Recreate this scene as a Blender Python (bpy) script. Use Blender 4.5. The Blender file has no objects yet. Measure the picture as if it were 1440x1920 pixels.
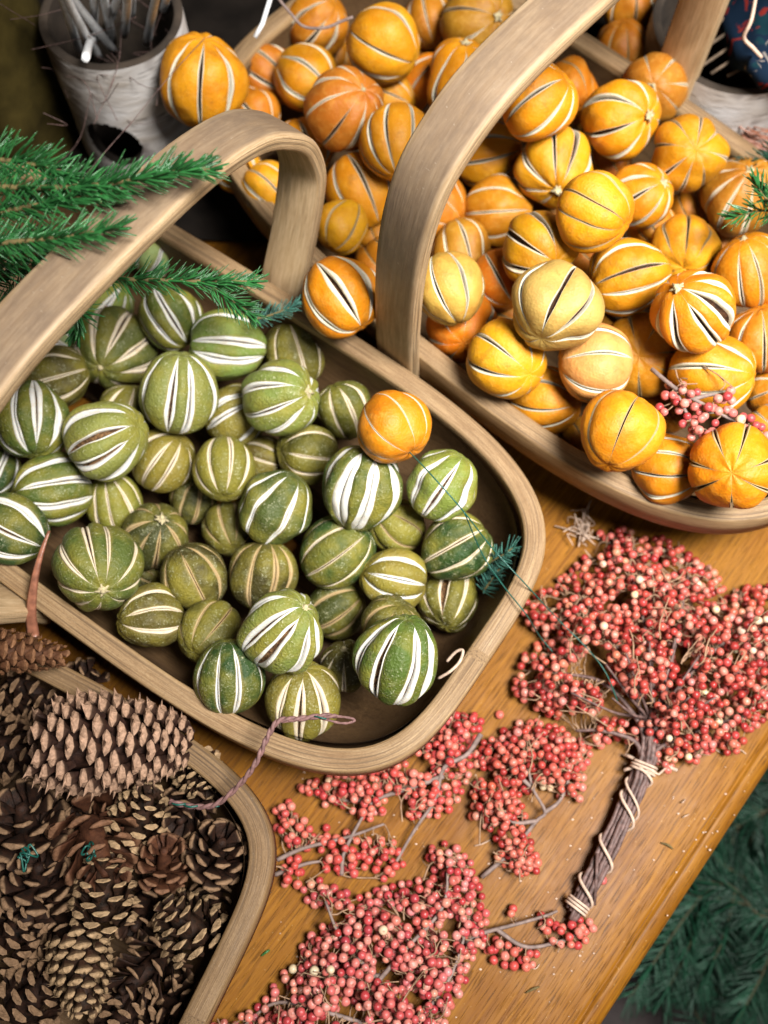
import bpy, math, random
import numpy as np
from mathutils import Vector, noise
random.seed(7); RNG = np.random.default_rng(11)
R_ = math.radians
S = bpy.context.scene
COL = S.collection
# ------------------------------------------------------------------ camera, world, light, exposure
H = 0.66; PITCH = R_(70); FPX = 1884.0
cam = bpy.data.cameras.new('camera'); camo = bpy.data.objects.new('camera', cam); COL.objects.link(camo)
camo.location = (0, 0, H); camo.rotation_euler = (R_(90) - PITCH, 0, 0)
cam.sensor_fit = 'VERTICAL'; cam.sensor_height = 36; cam.sensor_width = 27; cam.lens = 36 * FPX / 1920
cam.clip_start = 0.02; cam.clip_end = 50
cam.dof.use_dof = True; cam.dof.focus_distance = 0.535; cam.dof.aperture_fstop = 5.4
S.camera = camo
W = bpy.data.worlds.new('World'); S.world = W; W.use_nodes = True
W.node_tree.nodes['Background'].inputs[0].default_value = (0.80, 0.90, 1.0, 1)
W.node_tree.nodes['Background'].inputs[1].default_value = 0.012
def area(name, loc, target, size, power, color, sy=None):
    l = bpy.data.lights.new(name, 'AREA'); l.energy = power; l.color = color
    l.shape = 'RECTANGLE'; l.size = size; l.size_y = sy or size
    o = bpy.data.objects.new(name, l); COL.objects.link(o); o.location = loc
    o.rotation_euler = (Vector(target) - Vector(loc)).to_track_quat('-Z', 'Y').to_euler(); return o
k_ = area('window_light', (0.50, 0.02, 1.34), (0.15, 0.31, 0.0), 0.46, 9.2, (1.0, 0.975, 0.945), 0.46); k_.data.spread = R_(72)
area('front_light', (0.30, -0.75, 1.00), (0.08, 0.25, 0.0), 0.5, 1.0, (0.97, 0.98, 1.0))
S.view_settings.view_transform = 'Standard'; S.view_settings.look = 'None'
S.view_settings.exposure = 0.0; S.view_settings.gamma = 1.0
S.view_settings.use_curve_mapping = False
S.cycles.max_bounces = 6; S.cycles.diffuse_bounces = 1; S.cycles.use_denoising = True

# ------------------------------------------------------------------ geometry of the view (to read places off the photograph)
FW = np.array([0, math.cos(PITCH), -math.sin(PITCH)]); RT = np.array([1.0, 0, 0]); UP = np.cross(RT, FW)
CAMP = np.array([0, 0, H])
def ray(x, y): return FW + RT * (x - 720) / FPX - UP * (y - 960) / FPX
def at(x, y, z): d = ray(x, y); return CAMP + d * ((z - H) / d[2])
# ------------------------------------------------------------------ helpers
def tag(o, label=None, cat=None, group=None, kind=None):
    if label: o['label'] = label
    if cat: o['category'] = cat
    if group: o['group'] = group
    if kind: o['kind'] = kind
    return o
def empty(name, loc):
    o = bpy.data.objects.new(name, None); COL.objects.link(o); o.location = [float(a) for a in loc]
    o.empty_display_size = .01; return o
class MB:
    def __init__(s): s.V = []; s.F = []; s.n = 0; s.A = {}
    def add(s, V, F, **attr):
        V = np.asarray(V, float); s.V.append(V); s.F.append([tuple(int(i) + s.n for i in f) for f in F]); s.n += len(V)
        for k, a in attr.items():
            a = np.asarray(a, float)
            s.A.setdefault(k, []).append(a)
    def build(s, name, m, parent=None, off=(0, 0, 0), smooth=True):
        me = bpy.data.meshes.new(name)
        V = np.concatenate(s.V) - np.asarray(off); F = [f for q in s.F for f in q]
        me.from_pydata(V.tolist(), [], F)
        for k, L in s.A.items():
            a = np.concatenate(L)
            if a.ndim == 1:
                at_ = me.attributes.new(k, 'FLOAT', 'POINT'); at_.data.foreach_set('value', a.astype(np.float32))
            else:
                at_ = me.attributes.new(k, 'FLOAT_VECTOR', 'POINT'); at_.data.foreach_set('vector', a.astype(np.float32).ravel())
        me.shade_smooth() if smooth else me.shade_flat()
        me.materials.append(m); me.update()
        o = bpy.data.objects.new(name, me); COL.objects.link(o)
        if parent: o.parent = parent
        return o
def gridF(nr, nc, closed_c=False, closed_r=False, flip=False):
    F = []
    for i in range(nr if closed_r else nr - 1):
        for j in range(nc if closed_c else nc - 1):
            a = i * nc + j; b = i * nc + (j + 1) % nc; c = ((i + 1) % nr) * nc + (j + 1) % nc; d = ((i + 1) % nr) * nc + j
            F.append((d, c, b, a) if flip else (a, b, c, d))
    return F
def tube(mb, P, rad, n=6, cap=True, **kw):
    P = np.asarray(P, float); m = len(P); rad = np.broadcast_to(rad, (m,)) if np.ndim(rad) < 2 else rad
    T = np.gradient(P, axis=0); T /= np.linalg.norm(T, axis=1)[:, None] + 1e-12
    ref = np.array([0, 0, 1.0]) if abs(T[0][2]) < .9 else np.array([1.0, 0, 0])
    X = np.cross(T[0], ref); X /= np.linalg.norm(X) + 1e-12
    V = []
    for i in range(m):
        X = X - T[i] * np.dot(X, T[i]); X /= np.linalg.norm(X) + 1e-12; Y = np.cross(T[i], X)
        for k in range(n):
            a = 2 * math.pi * k / n; V.append(P[i] + rad[i] * (math.cos(a) * X + math.sin(a) * Y))
    F = gridF(m, n, True)
    if cap: F += [tuple(range(n))[::-1], tuple((m - 1) * n + k for k in range(n))]
    mb.add(V, F, **kw)
def smoothpath(P, n):
    P = np.asarray(P, float); m = len(P)
    if m < 3: t = np.linspace(0, 1, n)[:, None]; return P[0] * (1 - t) + P[-1] * t
    Q = np.vstack([2 * P[0] - P[1], P, 2 * P[-1] - P[-2]]); out = []
    for s in np.linspace(0, m - 1 - 1e-9, n):
        i = int(s); t = s - i; a, b, c, d = Q[i:i + 4]
        out.append(.5 * (2 * b + (c - a) * t + (2 * a - 5 * b + 4 * c - d) * t * t + (3 * b - a - 3 * c + d) * t ** 3))
    return np.array(out)
# ------------------------------------------------------------------ materials
class N:
    def __init__(s, name):
        s.m = bpy.data.materials.new(name); s.m.use_nodes = True; s.t = s.m.node_tree; s.b = s.t.nodes['Principled BSDF']
    def n(s, typ, **kw):
        q = s.t.nodes.new(typ)
        for k, v in kw.items(): setattr(q, k, v)
        return q
    def l(s, a, b): s.t.links.new(a, b)
    def attr(s, name, vec=False): q = s.n('ShaderNodeAttribute', attribute_name=name); return q.outputs['Vector' if vec else 'Fac']
    def coord(s): return s.n('ShaderNodeTexCoord').outputs['Object']
    def objinfo(s): return s.n('ShaderNodeObjectInfo')
    def mapping(s, vec, scale=(1, 1, 1), rnd=False):
        q = s.n('ShaderNodeMapping'); q.inputs['Scale'].default_value = scale; s.l(vec, q.inputs['Vector'])
        if rnd:
            c = s.n('ShaderNodeVectorMath', operation='SCALE'); c.inputs[0].default_value = (37, 17, 53); s.l(s.objinfo().outputs['Random'], c.inputs['Scale'])
            s.l(c.outputs[0], q.inputs['Location'])
        return q.outputs[0]
    def noise(s, vec, scale, detail=4, rough=.55, dist=0.0):
        q = s.n('ShaderNodeTexNoise'); s.l(vec, q.inputs['Vector']); q.inputs['Scale'].default_value = scale
        q.inputs['Detail'].default_value = detail; q.inputs['Roughness'].default_value = rough; q.inputs['Distortion'].default_value = dist
        return q.outputs['Fac']
    def voro(s, vec, scale, feature='F1'):
        q = s.n('ShaderNodeTexVoronoi', feature=feature); s.l(vec, q.inputs['Vector']); q.inputs['Scale'].default_value = scale; return q.outputs['Distance']
    def rng(s, v, a, b, c=0.0, d=1.0):
        q = s.n('ShaderNodeMapRange'); q.inputs[1].default_value = a; q.inputs[2].default_value = b; q.inputs[3].default_value = c; q.inputs[4].default_value = d
        s.l(v, q.inputs[0]); return q.outputs[0]
    def math(s, op, a, b=None):
        q = s.n('ShaderNodeMath', operation=op)
        for i, v in enumerate((a, b)):
            if v is None: continue
            if isinstance(v, (int, float)): q.inputs[i].default_value = v
            else: s.l(v, q.inputs[i])
        return q.outputs[0]
    def mix(s, f, a, b, mode='MIX'):
        q = s.n('ShaderNodeMix', data_type='RGBA', blend_type=mode)
        for i, v in ((0, f), (6, a), (7, b)):
            if isinstance(v, (int, float)): q.inputs[i].default_value = v
            elif isinstance(v, tuple): q.inputs[i].default_value = (*v, 1) if len(v) == 3 else v
            else: s.l(v, q.inputs[i])
        return q.outputs[2]
    def bump(s, h, strength, dist=.001):
        q = s.n('ShaderNodeBump'); q.inputs['Strength'].default_value = strength; q.inputs['Distance'].default_value = dist
        s.l(h, q.inputs['Height']); s.l(q.outputs[0], s.b.inputs['Normal']); return q
    def out(s, col=None, rough=None, spec=None, sss=0, coat=0):
        if col is not None:
            if isinstance(col, tuple): s.b.inputs['Base Color'].default_value = (*col, 1)
            else: s.l(col, s.b.inputs['Base Color'])
        if rough is not None:
            if isinstance(rough, (int, float)): s.b.inputs['Roughness'].default_value = rough
            else: s.l(rough, s.b.inputs['Roughness'])
        if spec is not None: s.b.inputs['Specular IOR Level'].default_value = spec
        if sss:
            s.b.inputs['Subsurface Weight'].default_value = sss; s.b.inputs['Subsurface Scale'].default_value = .003
            s.b.inputs['Subsurface Radius'].default_value = (1, .5, .25)
        if coat: s.b.inputs['Coat Weight'].default_value = coat; s.b.inputs['Coat Roughness'].default_value = .22
        return s.m
def simple(name, c, rough=.6, var=.3, scale=60, spec=.4, bump=.3):
    k = N(name); v = k.mapping(k.coord(), rnd=True); n = k.noise(v, scale, 5)
    c2 = tuple(x * (1 - var) for x in c); c1 = tuple(min(1, x * (1 + var)) for x in c)
    col = k.mix(k.rng(n, .3, .7), c2, c1); k.bump(k.noise(v, scale * 6, 4), bump, .0006)
    return k.out(col, rough, spec)
def peel_mat(name, lime):
    k = N(name); oi = k.objinfo(); v = k.mapping(k.coord(), rnd=True)
    big = k.noise(v, 45, 3); mid = k.noise(v, 170, 5, .65); fine = k.noise(v, 900, 3)
    base = oi.outputs['Color']
    if lime:
        c = k.mix(k.rng(big, .42, .68, 0, .75), base, (.30, .25, .035))
        c = k.mix(k.rng(mid, .35, .7, 0, .55), c, k.mix(1.0, c, (.55, .6, .5), 'MULTIPLY'))
        c = k.mix(k.rng(mid, .56, .75, 0, .30), c, (.52, .52, .26))
        sp = k.math('MULTIPLY', k.rng(fine, .58, .68), k.rng(mid, .42, .62))
        c = k.mix(k.math('MULTIPLY', sp, .6), c, (.66, .64, .42))
        c = k.mix(k.math('MULTIPLY', k.rng(k.attr('edge'), .55, 1.0), .45), c, (.34, .26, .09))
    else:
        c = k.mix(k.rng(big, .38, .7, 0, .7), base, k.mix(1.0, base, (.72, .52, .45), 'MULTIPLY'))
        c = k.mix(k.rng(mid, .50, .8, 0, .35), c, (.86, .50, .10))
        c = k.mix(k.rng(k.noise(v, 95, 7, .72, .6), .54, .74, 0, .7), c, (.33, .12, .012))
        sp = k.rng(k.voro(v, 520), .0, .16, 1, 0)
        c = k.mix(k.math('MULTIPLY', sp, .20), c, (.34, .13, .02))
        c = k.mix(k.math('MULTIPLY', k.rng(k.attr('edge'), .6, 1.0), .25), c, (.55, .25, .03))
    pores = k.voro(v, 620)
    h = k.math('ADD', k.math('MULTIPLY', pores, .5), k.math('ADD', k.math('MULTIPLY', mid, 1.4), k.math('MULTIPLY', fine, .5)))
    k.bump(h, .55 if lime else .28, .0014)
    return k.out(c, k.rng(mid, .3, .7, .62 if lime else .46, .44 if lime else .62), .32 if lime else .38, .0 if lime else .08)
def pith_mat():
    k = N('pith'); oi = k.objinfo(); v = k.mapping(k.coord(), rnd=True)
    c = k.mix(k.rng(k.noise(v, 260, 4), .45, .75, 0, .5), oi.outputs['Color'], k.mix(1.0, oi.outputs['Color'], (.80, .66, .45), 'MULTIPLY'))
    k.bump(k.noise(v, 700, 4), .4, .0008); return k.out(c, .75, .2, .1)
def pulp_mat(c1, c2):
    k = N('pulp'); v = k.mapping(k.coord(), rnd=True); n = k.noise(v, 420, 4, .7)
    k.bump(n, 1.0, .002); return k.out(k.mix(k.rng(n, .35, .65), c1, c2), .6, .4)
M = {}
M['lime'] = peel_mat('lime_peel', True); M['orange'] = peel_mat('orange_peel', False); M['pith'] = pith_mat()
M['pulp_l'] = pulp_mat((.035, .012, .004), (.30, .16, .06)); M['pulp_o'] = pulp_mat((.012, .005, .002), (.10, .035, .008))
M['button'] = simple('stem_button', (.50, .42, .24), .8, .35, 300)
def wood_mat(name, light, dark, grime, plies=True, sheen=.55, grimeamt=.6):
    k = N(name); g = k.attr('gc', True)
    fib = k.noise(k.mapping(g, (38, 1500, 1500)), 1.0, 5, .7, .3)
    ply = k.noise(k.mapping(g, (4.0, 760, 60)), 1.0, 4, .7)
    blot = k.noise(k.mapping(g, (16, 50, 50)), 1.0, 5, .6)
    dots = k.noise(k.mapping(g, (700, 1500, 1500)), 1.0, 2)
    c = k.mix(k.rng(fib, .38, .62), light, dark)
    med = k.noise(k.mapping(g, (22, 420, 420)), 1.0, 4, .65, .2)
    c = k.mix(k.rng(med, .50, .66, 0, .55), c, tuple(x * .62 for x in dark))
    if plies:
        gaps = k.math('MULTIPLY', k.math('MULTIPLY', k.rng(ply, .525, .56), k.rng(k.noise(k.mapping(g, (9, 20, 20)), 1.0, 2), .30, .55)), k.attr('cap'))
        c = k.mix(k.math('MULTIPLY', gaps, .8), c, tuple(x * .16 for x in dark))
        c = k.mix(k.math('MULTIPLY', k.math('MULTIPLY', k.rng(dots, .5, .62), k.attr('cap')), .35), c, tuple(x * .5 for x in dark))
    c = k.mix(k.rng(blot, .45, .75, 0, .55), c, k.mix(1.0, c, (.62, .52, .42), 'MULTIPLY'))
    gr = k.math('MULTIPLY', k.attr('wear'), k.rng(k.noise(k.mapping(g, (30, 160, 160)), 1, 6, .7), .25, .70, .62, 1.0))
    c = k.mix(k.math('MULTIPLY', gr, grimeamt), c, grime)
    spk = k.rng(k.noise(k.mapping(g, (1000, 1000, 1000)), 1, 2), .70, .76)
    c = k.mix(k.math('MULTIPLY', spk, .5), c, (.50, .42, .32))
    k.bump(k.math('ADD', k.math('MULTIPLY', fib, .7), k.math('MULTIPLY', ply, 1.0)), .5, .0010)
    return k.out(c, k.rng(blot, .3, .7, sheen - .08, sheen + .12), .35)
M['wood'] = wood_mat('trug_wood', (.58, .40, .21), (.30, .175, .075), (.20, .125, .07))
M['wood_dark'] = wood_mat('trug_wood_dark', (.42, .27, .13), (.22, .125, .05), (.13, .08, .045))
M['ply_in'] = wood_mat('trug_board', (.16, .092, .040), (.085, .045, .018), (.06, .03, .013), False)
M['handle'] = wood_mat('trug_handle_wood', (.68, .49, .29), (.50, .33, .17), (.15, .104, .074), True, .5, .90)
def table_mat():
    k = N('varnished_oak'); v = k.coord()
    fig = k.noise(k.mapping(v, (3.0, 38, 3)), 1.0, 5, .6, .5)
    fine = k.noise(k.mapping(v, (14, 420, 10)), 1.0, 4, .65)
    pore = k.noise(k.mapping(v, (55, 1300, 20)), 1.0, 2, .5)
    c = k.mix(k.rng(fine, .3, .7), (.36, .150, .012), (.16, .055, .005))
    c = k.mix(k.rng(fig, .40, .68, 0, .7), c, (.17, .060, .008))
    c = k.mix(k.rng(pore, .57, .64, 0, .75), c, (.060, .022, .004))
    wear = k.rng(k.noise(v, 9, 5), .5, .75, 0, .35)
    c = k.mix(wear, c, (.36, .17, .03))
    c = k.mix(k.math('MULTIPLY', k.rng(k.noise(v, 700, 2), .70, .75), .6), c, (.60, .40, .18))
    k.bump(k.math('ADD', fine, k.math('MULTIPLY', k.rng(pore, .57, .64), -1.2)), .35, .0007)
    return k.out(c, k.rng(k.noise(v, 60, 5), .3, .7, .42, .58), .12, 0, .04)
M['table'] = table_mat()
def cone_mat(name, body, tipc, dark):
    k = N(name); v = k.mapping(k.coord(), rnd=True); n = k.noise(v, 220, 5, .65); t = k.attr('tip')
    c = k.mix(k.rng(n, .3, .7), body, dark)
    c = k.mix(k.math('MULTIPLY', t, k.rng(n, .2, .6, .75, 1.0)), c, k.mix(k.rng(k.noise(v, 500, 3), .35, .7), tipc, tuple(x * .55 for x in tipc)))
    k.bump(k.noise(v, 900, 4), .6, .001); return k.out(c, .6, .15)
M['cone_brown'] = cone_mat('cone_brown', (.045, .019, .011), (.30, .18, .10), (.008, .007, .006))
M['cone_tan'] = cone_mat('cone_tan', (.055, .024, .013), (.50, .33, .18), (.010, .009, .007))
M['cone_red'] = cone_mat('cone_red', (.12, .046, .022), (.24, .12, .065), (.04, .016, .010))
M['cone_big'] = cone_mat('cone_big', (.048, .021, .013), (.52, .32, .21), (.014, .007, .006))
M['cone_smooth'] = cone_mat('cone_smooth', (.13, .055, .025), (.26, .125, .060), (.05, .02, .01))
def berry_mat():
    k = N('pink_peppercorn'); v = k.coord(); t = k.attr('tint', True)
    n = k.noise(v, 500, 3); c = k.mix(k.rng(n, .35, .7, 0, .4), t, k.mix(1.0, t, (.72, .48, .42), 'MULTIPLY'))
    c = k.mix(k.math('MULTIPLY', k.attr('eye'), .85), c, (.22, .055, .025))
    k.bump(k.noise(v, 700, 3), .18, .0006)
    return k.out(c, .30, .5, .07)
M['berry'] = berry_mat()
M['twig_pale'] = simple('pale_twig', (.36, .22, .13), .7, .4, 300)
M['twig_grey'] = simple('grey_twig', (.25, .18, .155), .65, .35, 250)
M['twig_dark'] = simple('dark_stem', (.15, .090, .078), .55, .6, 300)
M['raffia'] = simple('raffia', (.66, .48, .36), .6, .25, 300)
M['needle'] = simple('fir_needle', (.030, .150, .038), .34, .5, 120, .6)
M['needle_blue'] = simple('fir_needle_blue', (.055, .17, .13), .45, .4, 90, .5)
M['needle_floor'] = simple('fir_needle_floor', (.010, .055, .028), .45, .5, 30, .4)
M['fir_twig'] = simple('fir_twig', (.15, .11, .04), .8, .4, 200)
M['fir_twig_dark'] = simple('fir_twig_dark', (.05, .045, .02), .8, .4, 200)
M['wire_brown'] = simple('wrapped_wire', (.21, .11, .10), .6, .4, 400)
M['wire_green'] = simple('green_wire', (.012, .10, .075), .35, .3, 400, .6)
M['strip'] = simple('bark_strip', (.30, .12, .07), .35, .4, 200, .6)
M['ground'] = simple('ground', (.045, .034, .032), .8, .6, 14)
M['cloth'] = simple('shade_sheet', (.012, .009, .007), .9, .5, 30, .1)  # black of the added sheet that stands in for shade at the back
M['moss'] = simple('mossy_bark', (.055, .040, .010), .9, .8, 22, .1)
M['stick'] = simple('painted_stick', (.88, .87, .85), .6, .18, 120)
def birch_mat():
    k = N('birch_bark'); v = k.coord()
    a = k.noise(k.mapping(v, (18, 18, 60)), 1, 5, .65, .4); b = k.noise(k.mapping(v, (40, 40, 320)), 1, 3)
    pat = k.noise(v, 16, 3)
    c = k.mix(k.rng(a, .35, .62), (.80, .77, .75), (.50, .44, .38))
    c = k.mix(k.rng(b, .60, .68, 0, .7), c, (.10, .07, .055))
    c = k.mix(k.rng(pat, .52, .60, 0, .85), c, (.11, .08, .07))
    k.bump(a, .6, .003); return k.out(c, .8, .2)
M['birch'] = birch_mat()
M['birch_in'] = simple('birch_inside', (.045, .032, .022), .9, .5, 50)
M['pot_rim'] = simple('pot_rim', (.16, .11, .07), .8, .5, 80)

# ------------------------------------------------------------------ table and ground
ed = np.array([.625, .781, 0]); en = np.array([.781, -.625, 0])
ang = math.atan2(ed[1], ed[0])
tb = empty('table', (0, 0, 0))
tag(tb, 'varnished oak table with grooved rounded edge under the baskets and berries', 'table')
EDGE = .1525
prof = [(-1.5, 0), (-.6, 0), (-.2, 0), (-.05, 0), (-.0150, 0), (-.0138, -.0003), (-.0130, -.0016), (-.0122, -.0016), (-.0114, -.0003), (-.0100, .0000),
        (-.0060, -.0008), (-.0030, -.0026), (-.0010, -.0052), (0, -.0090), (0, -.0150), (-.0014, -.0200), (-.0050, -.0240), (-.011, -.0262), (-.05, -.0262), (-1.5, -.0262)]
# table object with local X along the grain
me_V = []; me_F = []
L = np.linspace(-.35, 1.75, 3)
for s in L:
    for (p, z) in prof: me_V.append((s, -(EDGE + p), z))
me_F = gridF(3, len(prof))
mb = MB(); mb.add(me_V, me_F); to = mb.build('board', M['table'], tb); to.rotation_euler = (0, 0, ang)
mb = MB()   # apron rail under the board, set back from the edge
def boxv(mb, c, sx, sy, sz, **kw):
    V = [(c[0] + a * sx / 2, c[1] + b * sy / 2, c[2] + d * sz / 2) for a in (-1, 1) for b in (-1, 1) for d in (-1, 1)]
    mb.add(V, [(0, 1, 3, 2), (4, 6, 7, 5), (0, 4, 5, 1), (2, 3, 7, 6), (0, 2, 6, 4), (1, 5, 7, 3)], **kw)
boxv(mb, (.7, -(EDGE - .05), -.0662), 2.0, .022, .079)
ap = mb.build('apron', M['table'], tb, smooth=False); ap.rotation_euler = (0, 0, ang)
for s in (-.28, 1.6):
    mb = MB(); boxv(mb, (s, -(EDGE - .06), -.234), .05, .05, .4); lg = mb.build('leg', M['table'], tb, smooth=False); lg.rotation_euler = (0, 0, ang)
mb = MB(); mb.add([(-6, -6, -.43), (6, -6, -.43), (6, 6, -.43), (-6, 6, -.43)], [(0, 1, 2, 3)])
tag(mb.build('ground', M['ground']), kind='structure')

# ------------------------------------------------------------------ trugs
def superell(a, b, n, m, ins=0.0):
    t = np.linspace(0, 2 * math.pi, 1440, endpoint=False); c, s = np.cos(t), np.sin(t)
    P = np.stack([a * np.sign(c) * np.abs(c) ** (2 / n), b * np.sign(s) * np.abs(s) ** (2 / n)], 1)
    d = np.r_[0, np.cumsum(np.linalg.norm(np.roll(P, -1, 0) - P, axis=1))]
    Q = np.vstack([P, P[:1]]); u = np.linspace(0, d[-1], m, endpoint=False)
    P = np.stack([np.interp(u, d, Q[:, 0]), np.interp(u, d, Q[:, 1])], 1)
    T = np.roll(P, -1, 0) - np.roll(P, 1, 0); T /= np.linalg.norm(T, axis=1)[:, None]
    Nn = np.stack([T[:, 1], -T[:, 0]], 1); return P - Nn * ins, u
def trug(c, e1, a, b, n, zr, hp_near, hp_far, label, wood, hw=.0308, seed=0, group='wooden trug baskets'):
    e1 = np.array([e1[0], e1[1], 0.0]); e1 /= np.linalg.norm(e1); e2 = np.array([-e1[1], e1[0], 0]); c3 = np.array([c[0], c[1], 0])
    root = empty('trug_basket', c3); tag(root, label, 'basket', group)
    W3 = lambda P, z: c3 + np.outer(P[:, 0], e1) + np.outer(P[:, 1], e2) + np.array([0, 0, 1.0]) * np.asarray(z).reshape(-1, 1)
    m = 220
    # rim: cross-section (inset, z)
    cs = [(0, -.024, 0), (0, -.012, 0), (0, -.0018, 0), (.0006, -.0006, .5), (.0018, 0, 1), (.0070, .0003, 1), (.0112, 0, 1), (.0126, -.0006, .6), (.0132, -.0018, 0), (.0132, -.024, 0)]
    wob = np.array([noise.noise((k * .05, seed * 9.1, 0)) for k in range(m)]) * .0012
    wob = wob * np.minimum(1, np.minimum(np.arange(m), m - np.arange(m)) / 12)
    rows = []; gc = []; cap = []; wear = []
    for i, (ins, z, cp) in enumerate(cs):
        P, u = superell(a, b, n, m, ins); rows.append(W3(P, zr + z + wob))
        gc.append(np.stack([u, np.full(m, ins + seed), np.full(m, z)], 1)); cap.append(np.full(m, cp)); wear.append(np.full(m, cp * .80))
    mb = MB(); mb.add(np.concatenate(rows), gridF(len(cs), m, True, True, flip=True), gc=np.concatenate(gc), cap=np.concatenate(cap), wear=np.concatenate(wear))
    rim = mb.build('rim', wood, root, c3)
    mb = MB(); rows = []; gc = []
    hull = [(.0133, zr - .006), (.0140, zr - .022), (.017, zr * .62), (.024, zr * .38), (.034, .020), (.048, .011), (.075, .0085), (b * .9, .0085)]
    for ins, z in hull:
        k = 1 - ins / b
        P, u = superell(a - ins, b - ins, max(2.2, n - ins * 12), m); rows.append(W3(P, np.full(m, z))); gc.append(np.stack([P[:, 0], P[:, 1] + seed, np.full(m, z)], 1))
    for ins, z in hull[::-1][1:]:
        q = ins - .003
        P, u = superell(a - q, b - q, max(2.2, n - q * 12), m); rows.append(W3(P, np.full(m, z - (.003 if ins > .03 else 0)))); gc.append(np.stack([P[:, 0], P[:, 1] + seed, np.full(m, z)], 1))
    kk = len(rows); mb.add(np.concatenate(rows), gridF(kk, m, True), gc=np.concatenate(gc), cap=np.zeros(kk * m), wear=np.zeros(kk * m))
    mb.build('body', M['ply_in'], root, c3)
    # handle
    path = [(-v, z) for v, z in hp_near] + [(v, z) for v, z in hp_far[::-1]]
    P = smoothpath(np.array(path), 90); T = np.gradient(P, axis=0); T /= np.linalg.norm(T, axis=1)[:, None]; Nn = np.stack([-T[:, 1], T[:, 0]], 1)
    s = np.r_[0, np.cumsum(np.linalg.norm(np.diff(P, axis=0), axis=1))]
    th = .0100; w = hw / 2
    cs = [(-w, -.0018, 0), (-w + .0012, -.0002, .4), (-w + .004, 0, 1), (0, .0003, 1), (w - .004, 0, 1), (w - .0012, -.0002, .4), (w, -.0018, 0), (w, -th * .5, 0), (w, -th + .0015, 0), (w - .0015, -th, 0), (0, -th, 0), (-w + .0015, -th, 0), (-w, -th + .0015, 0), (-w, -th * .5, 0)]
    V = []; gc = []; wear = []; cap = []
    for i in range(len(P)):
        for (x, d, wr) in cs:
            q = P[i] + Nn[i] * d; V.append(c3 + e1 * x + e2 * q[0] + np.array([0, 0, q[1]]))
            gc.append((s[i] + seed, d, x * .35)); zf = min(1, max(0, (P[i][1] - .11) / .08)); wear.append(wr * (.25 + .75 * zf)); cap.append(1.0 if abs(x) >= w - 1e-6 else 0)
    k = len(cs); F = gridF(len(P), k, True, flip=True) + [tuple(range(k)), tuple((len(P) - 1) * k + j for j in range(k))[::-1]]
    mb = MB(); mb.add(V, F, gc=np.array(gc), wear=np.array(wear), cap=np.array(cap)); ho = mb.build('handle', M['handle'], root, c3)
    # clench nails on the rim beside each handle foot
    for sgn, hp in ((-1, hp_near), (1, hp_far)):
        for dx in (-.010, .010):
            q = c3 + e1 * dx + e2 * sgn * (hp[1][0] + .0003) + np.array([0, 0, zr - .010])
            mb = MB(); tube(mb, [q - e2 * sgn * .002, q + e2 * sgn * .0006], .0014, 8); mb.build('nail', M['pot_rim'], root, c3)
    return root
hg = [(.1335, .052), (.1390, .075), (.1560, .110), (.1700, .148), (.1725, .170), (.1650, .198), (.1500, .2185), (.127, .238), (.090, .252), (.045, .2585), (0, .2620)]
hgn = [(.1330, .052), (.1380, .075), (.150, .110), (.160, .148), (.1610, .175), (.1540, .203), (.138, .225), (.115, .243), (.085, .255), (.045, .262)]
trug((-.145, .264), (.82, -.572), .252, .1285, 3.8, .085, hgn, hg, 'open wooden trug filled with green slit limes in the middle of the table', M['wood'], seed=1)
ho = [(.1450, .050), (.1475, .080), (.1490, .112), (.1500, .164), (.1490, .205), (.140, .240), (.117, .262), (.080, .274), (.040, .278), (0, .279)]
hon = [(.1520, .046), (.1535, .075), (.1550, .130), (.1530, .182), (.1465, .219), (.1350, .245), (.117, .261), (.094, .2725), (.064, .2775), (.030, .279)]
trug((.11, .43), (.735, -.678), .260, .1430, 3.0, .085, hon, ho, 'large wooden trug heaped with slit oranges at the upper right', M['wood'], seed=2)
hc = [(.1335, .042), (.1385, .070), (.150, .100), (.162, .140), (.166, .165), (.158, .195), (.143, .217), (.117, .235), (.085, .246), (.045, .252), (0, .255)]
trug((-.315, .038), (.9, -.44), .248, .127, 5.0, .078, hc[:-1], hc, 'worn wooden trug full of brown pine cones at the lower left', M['wood_dark'], seed=3)

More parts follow.
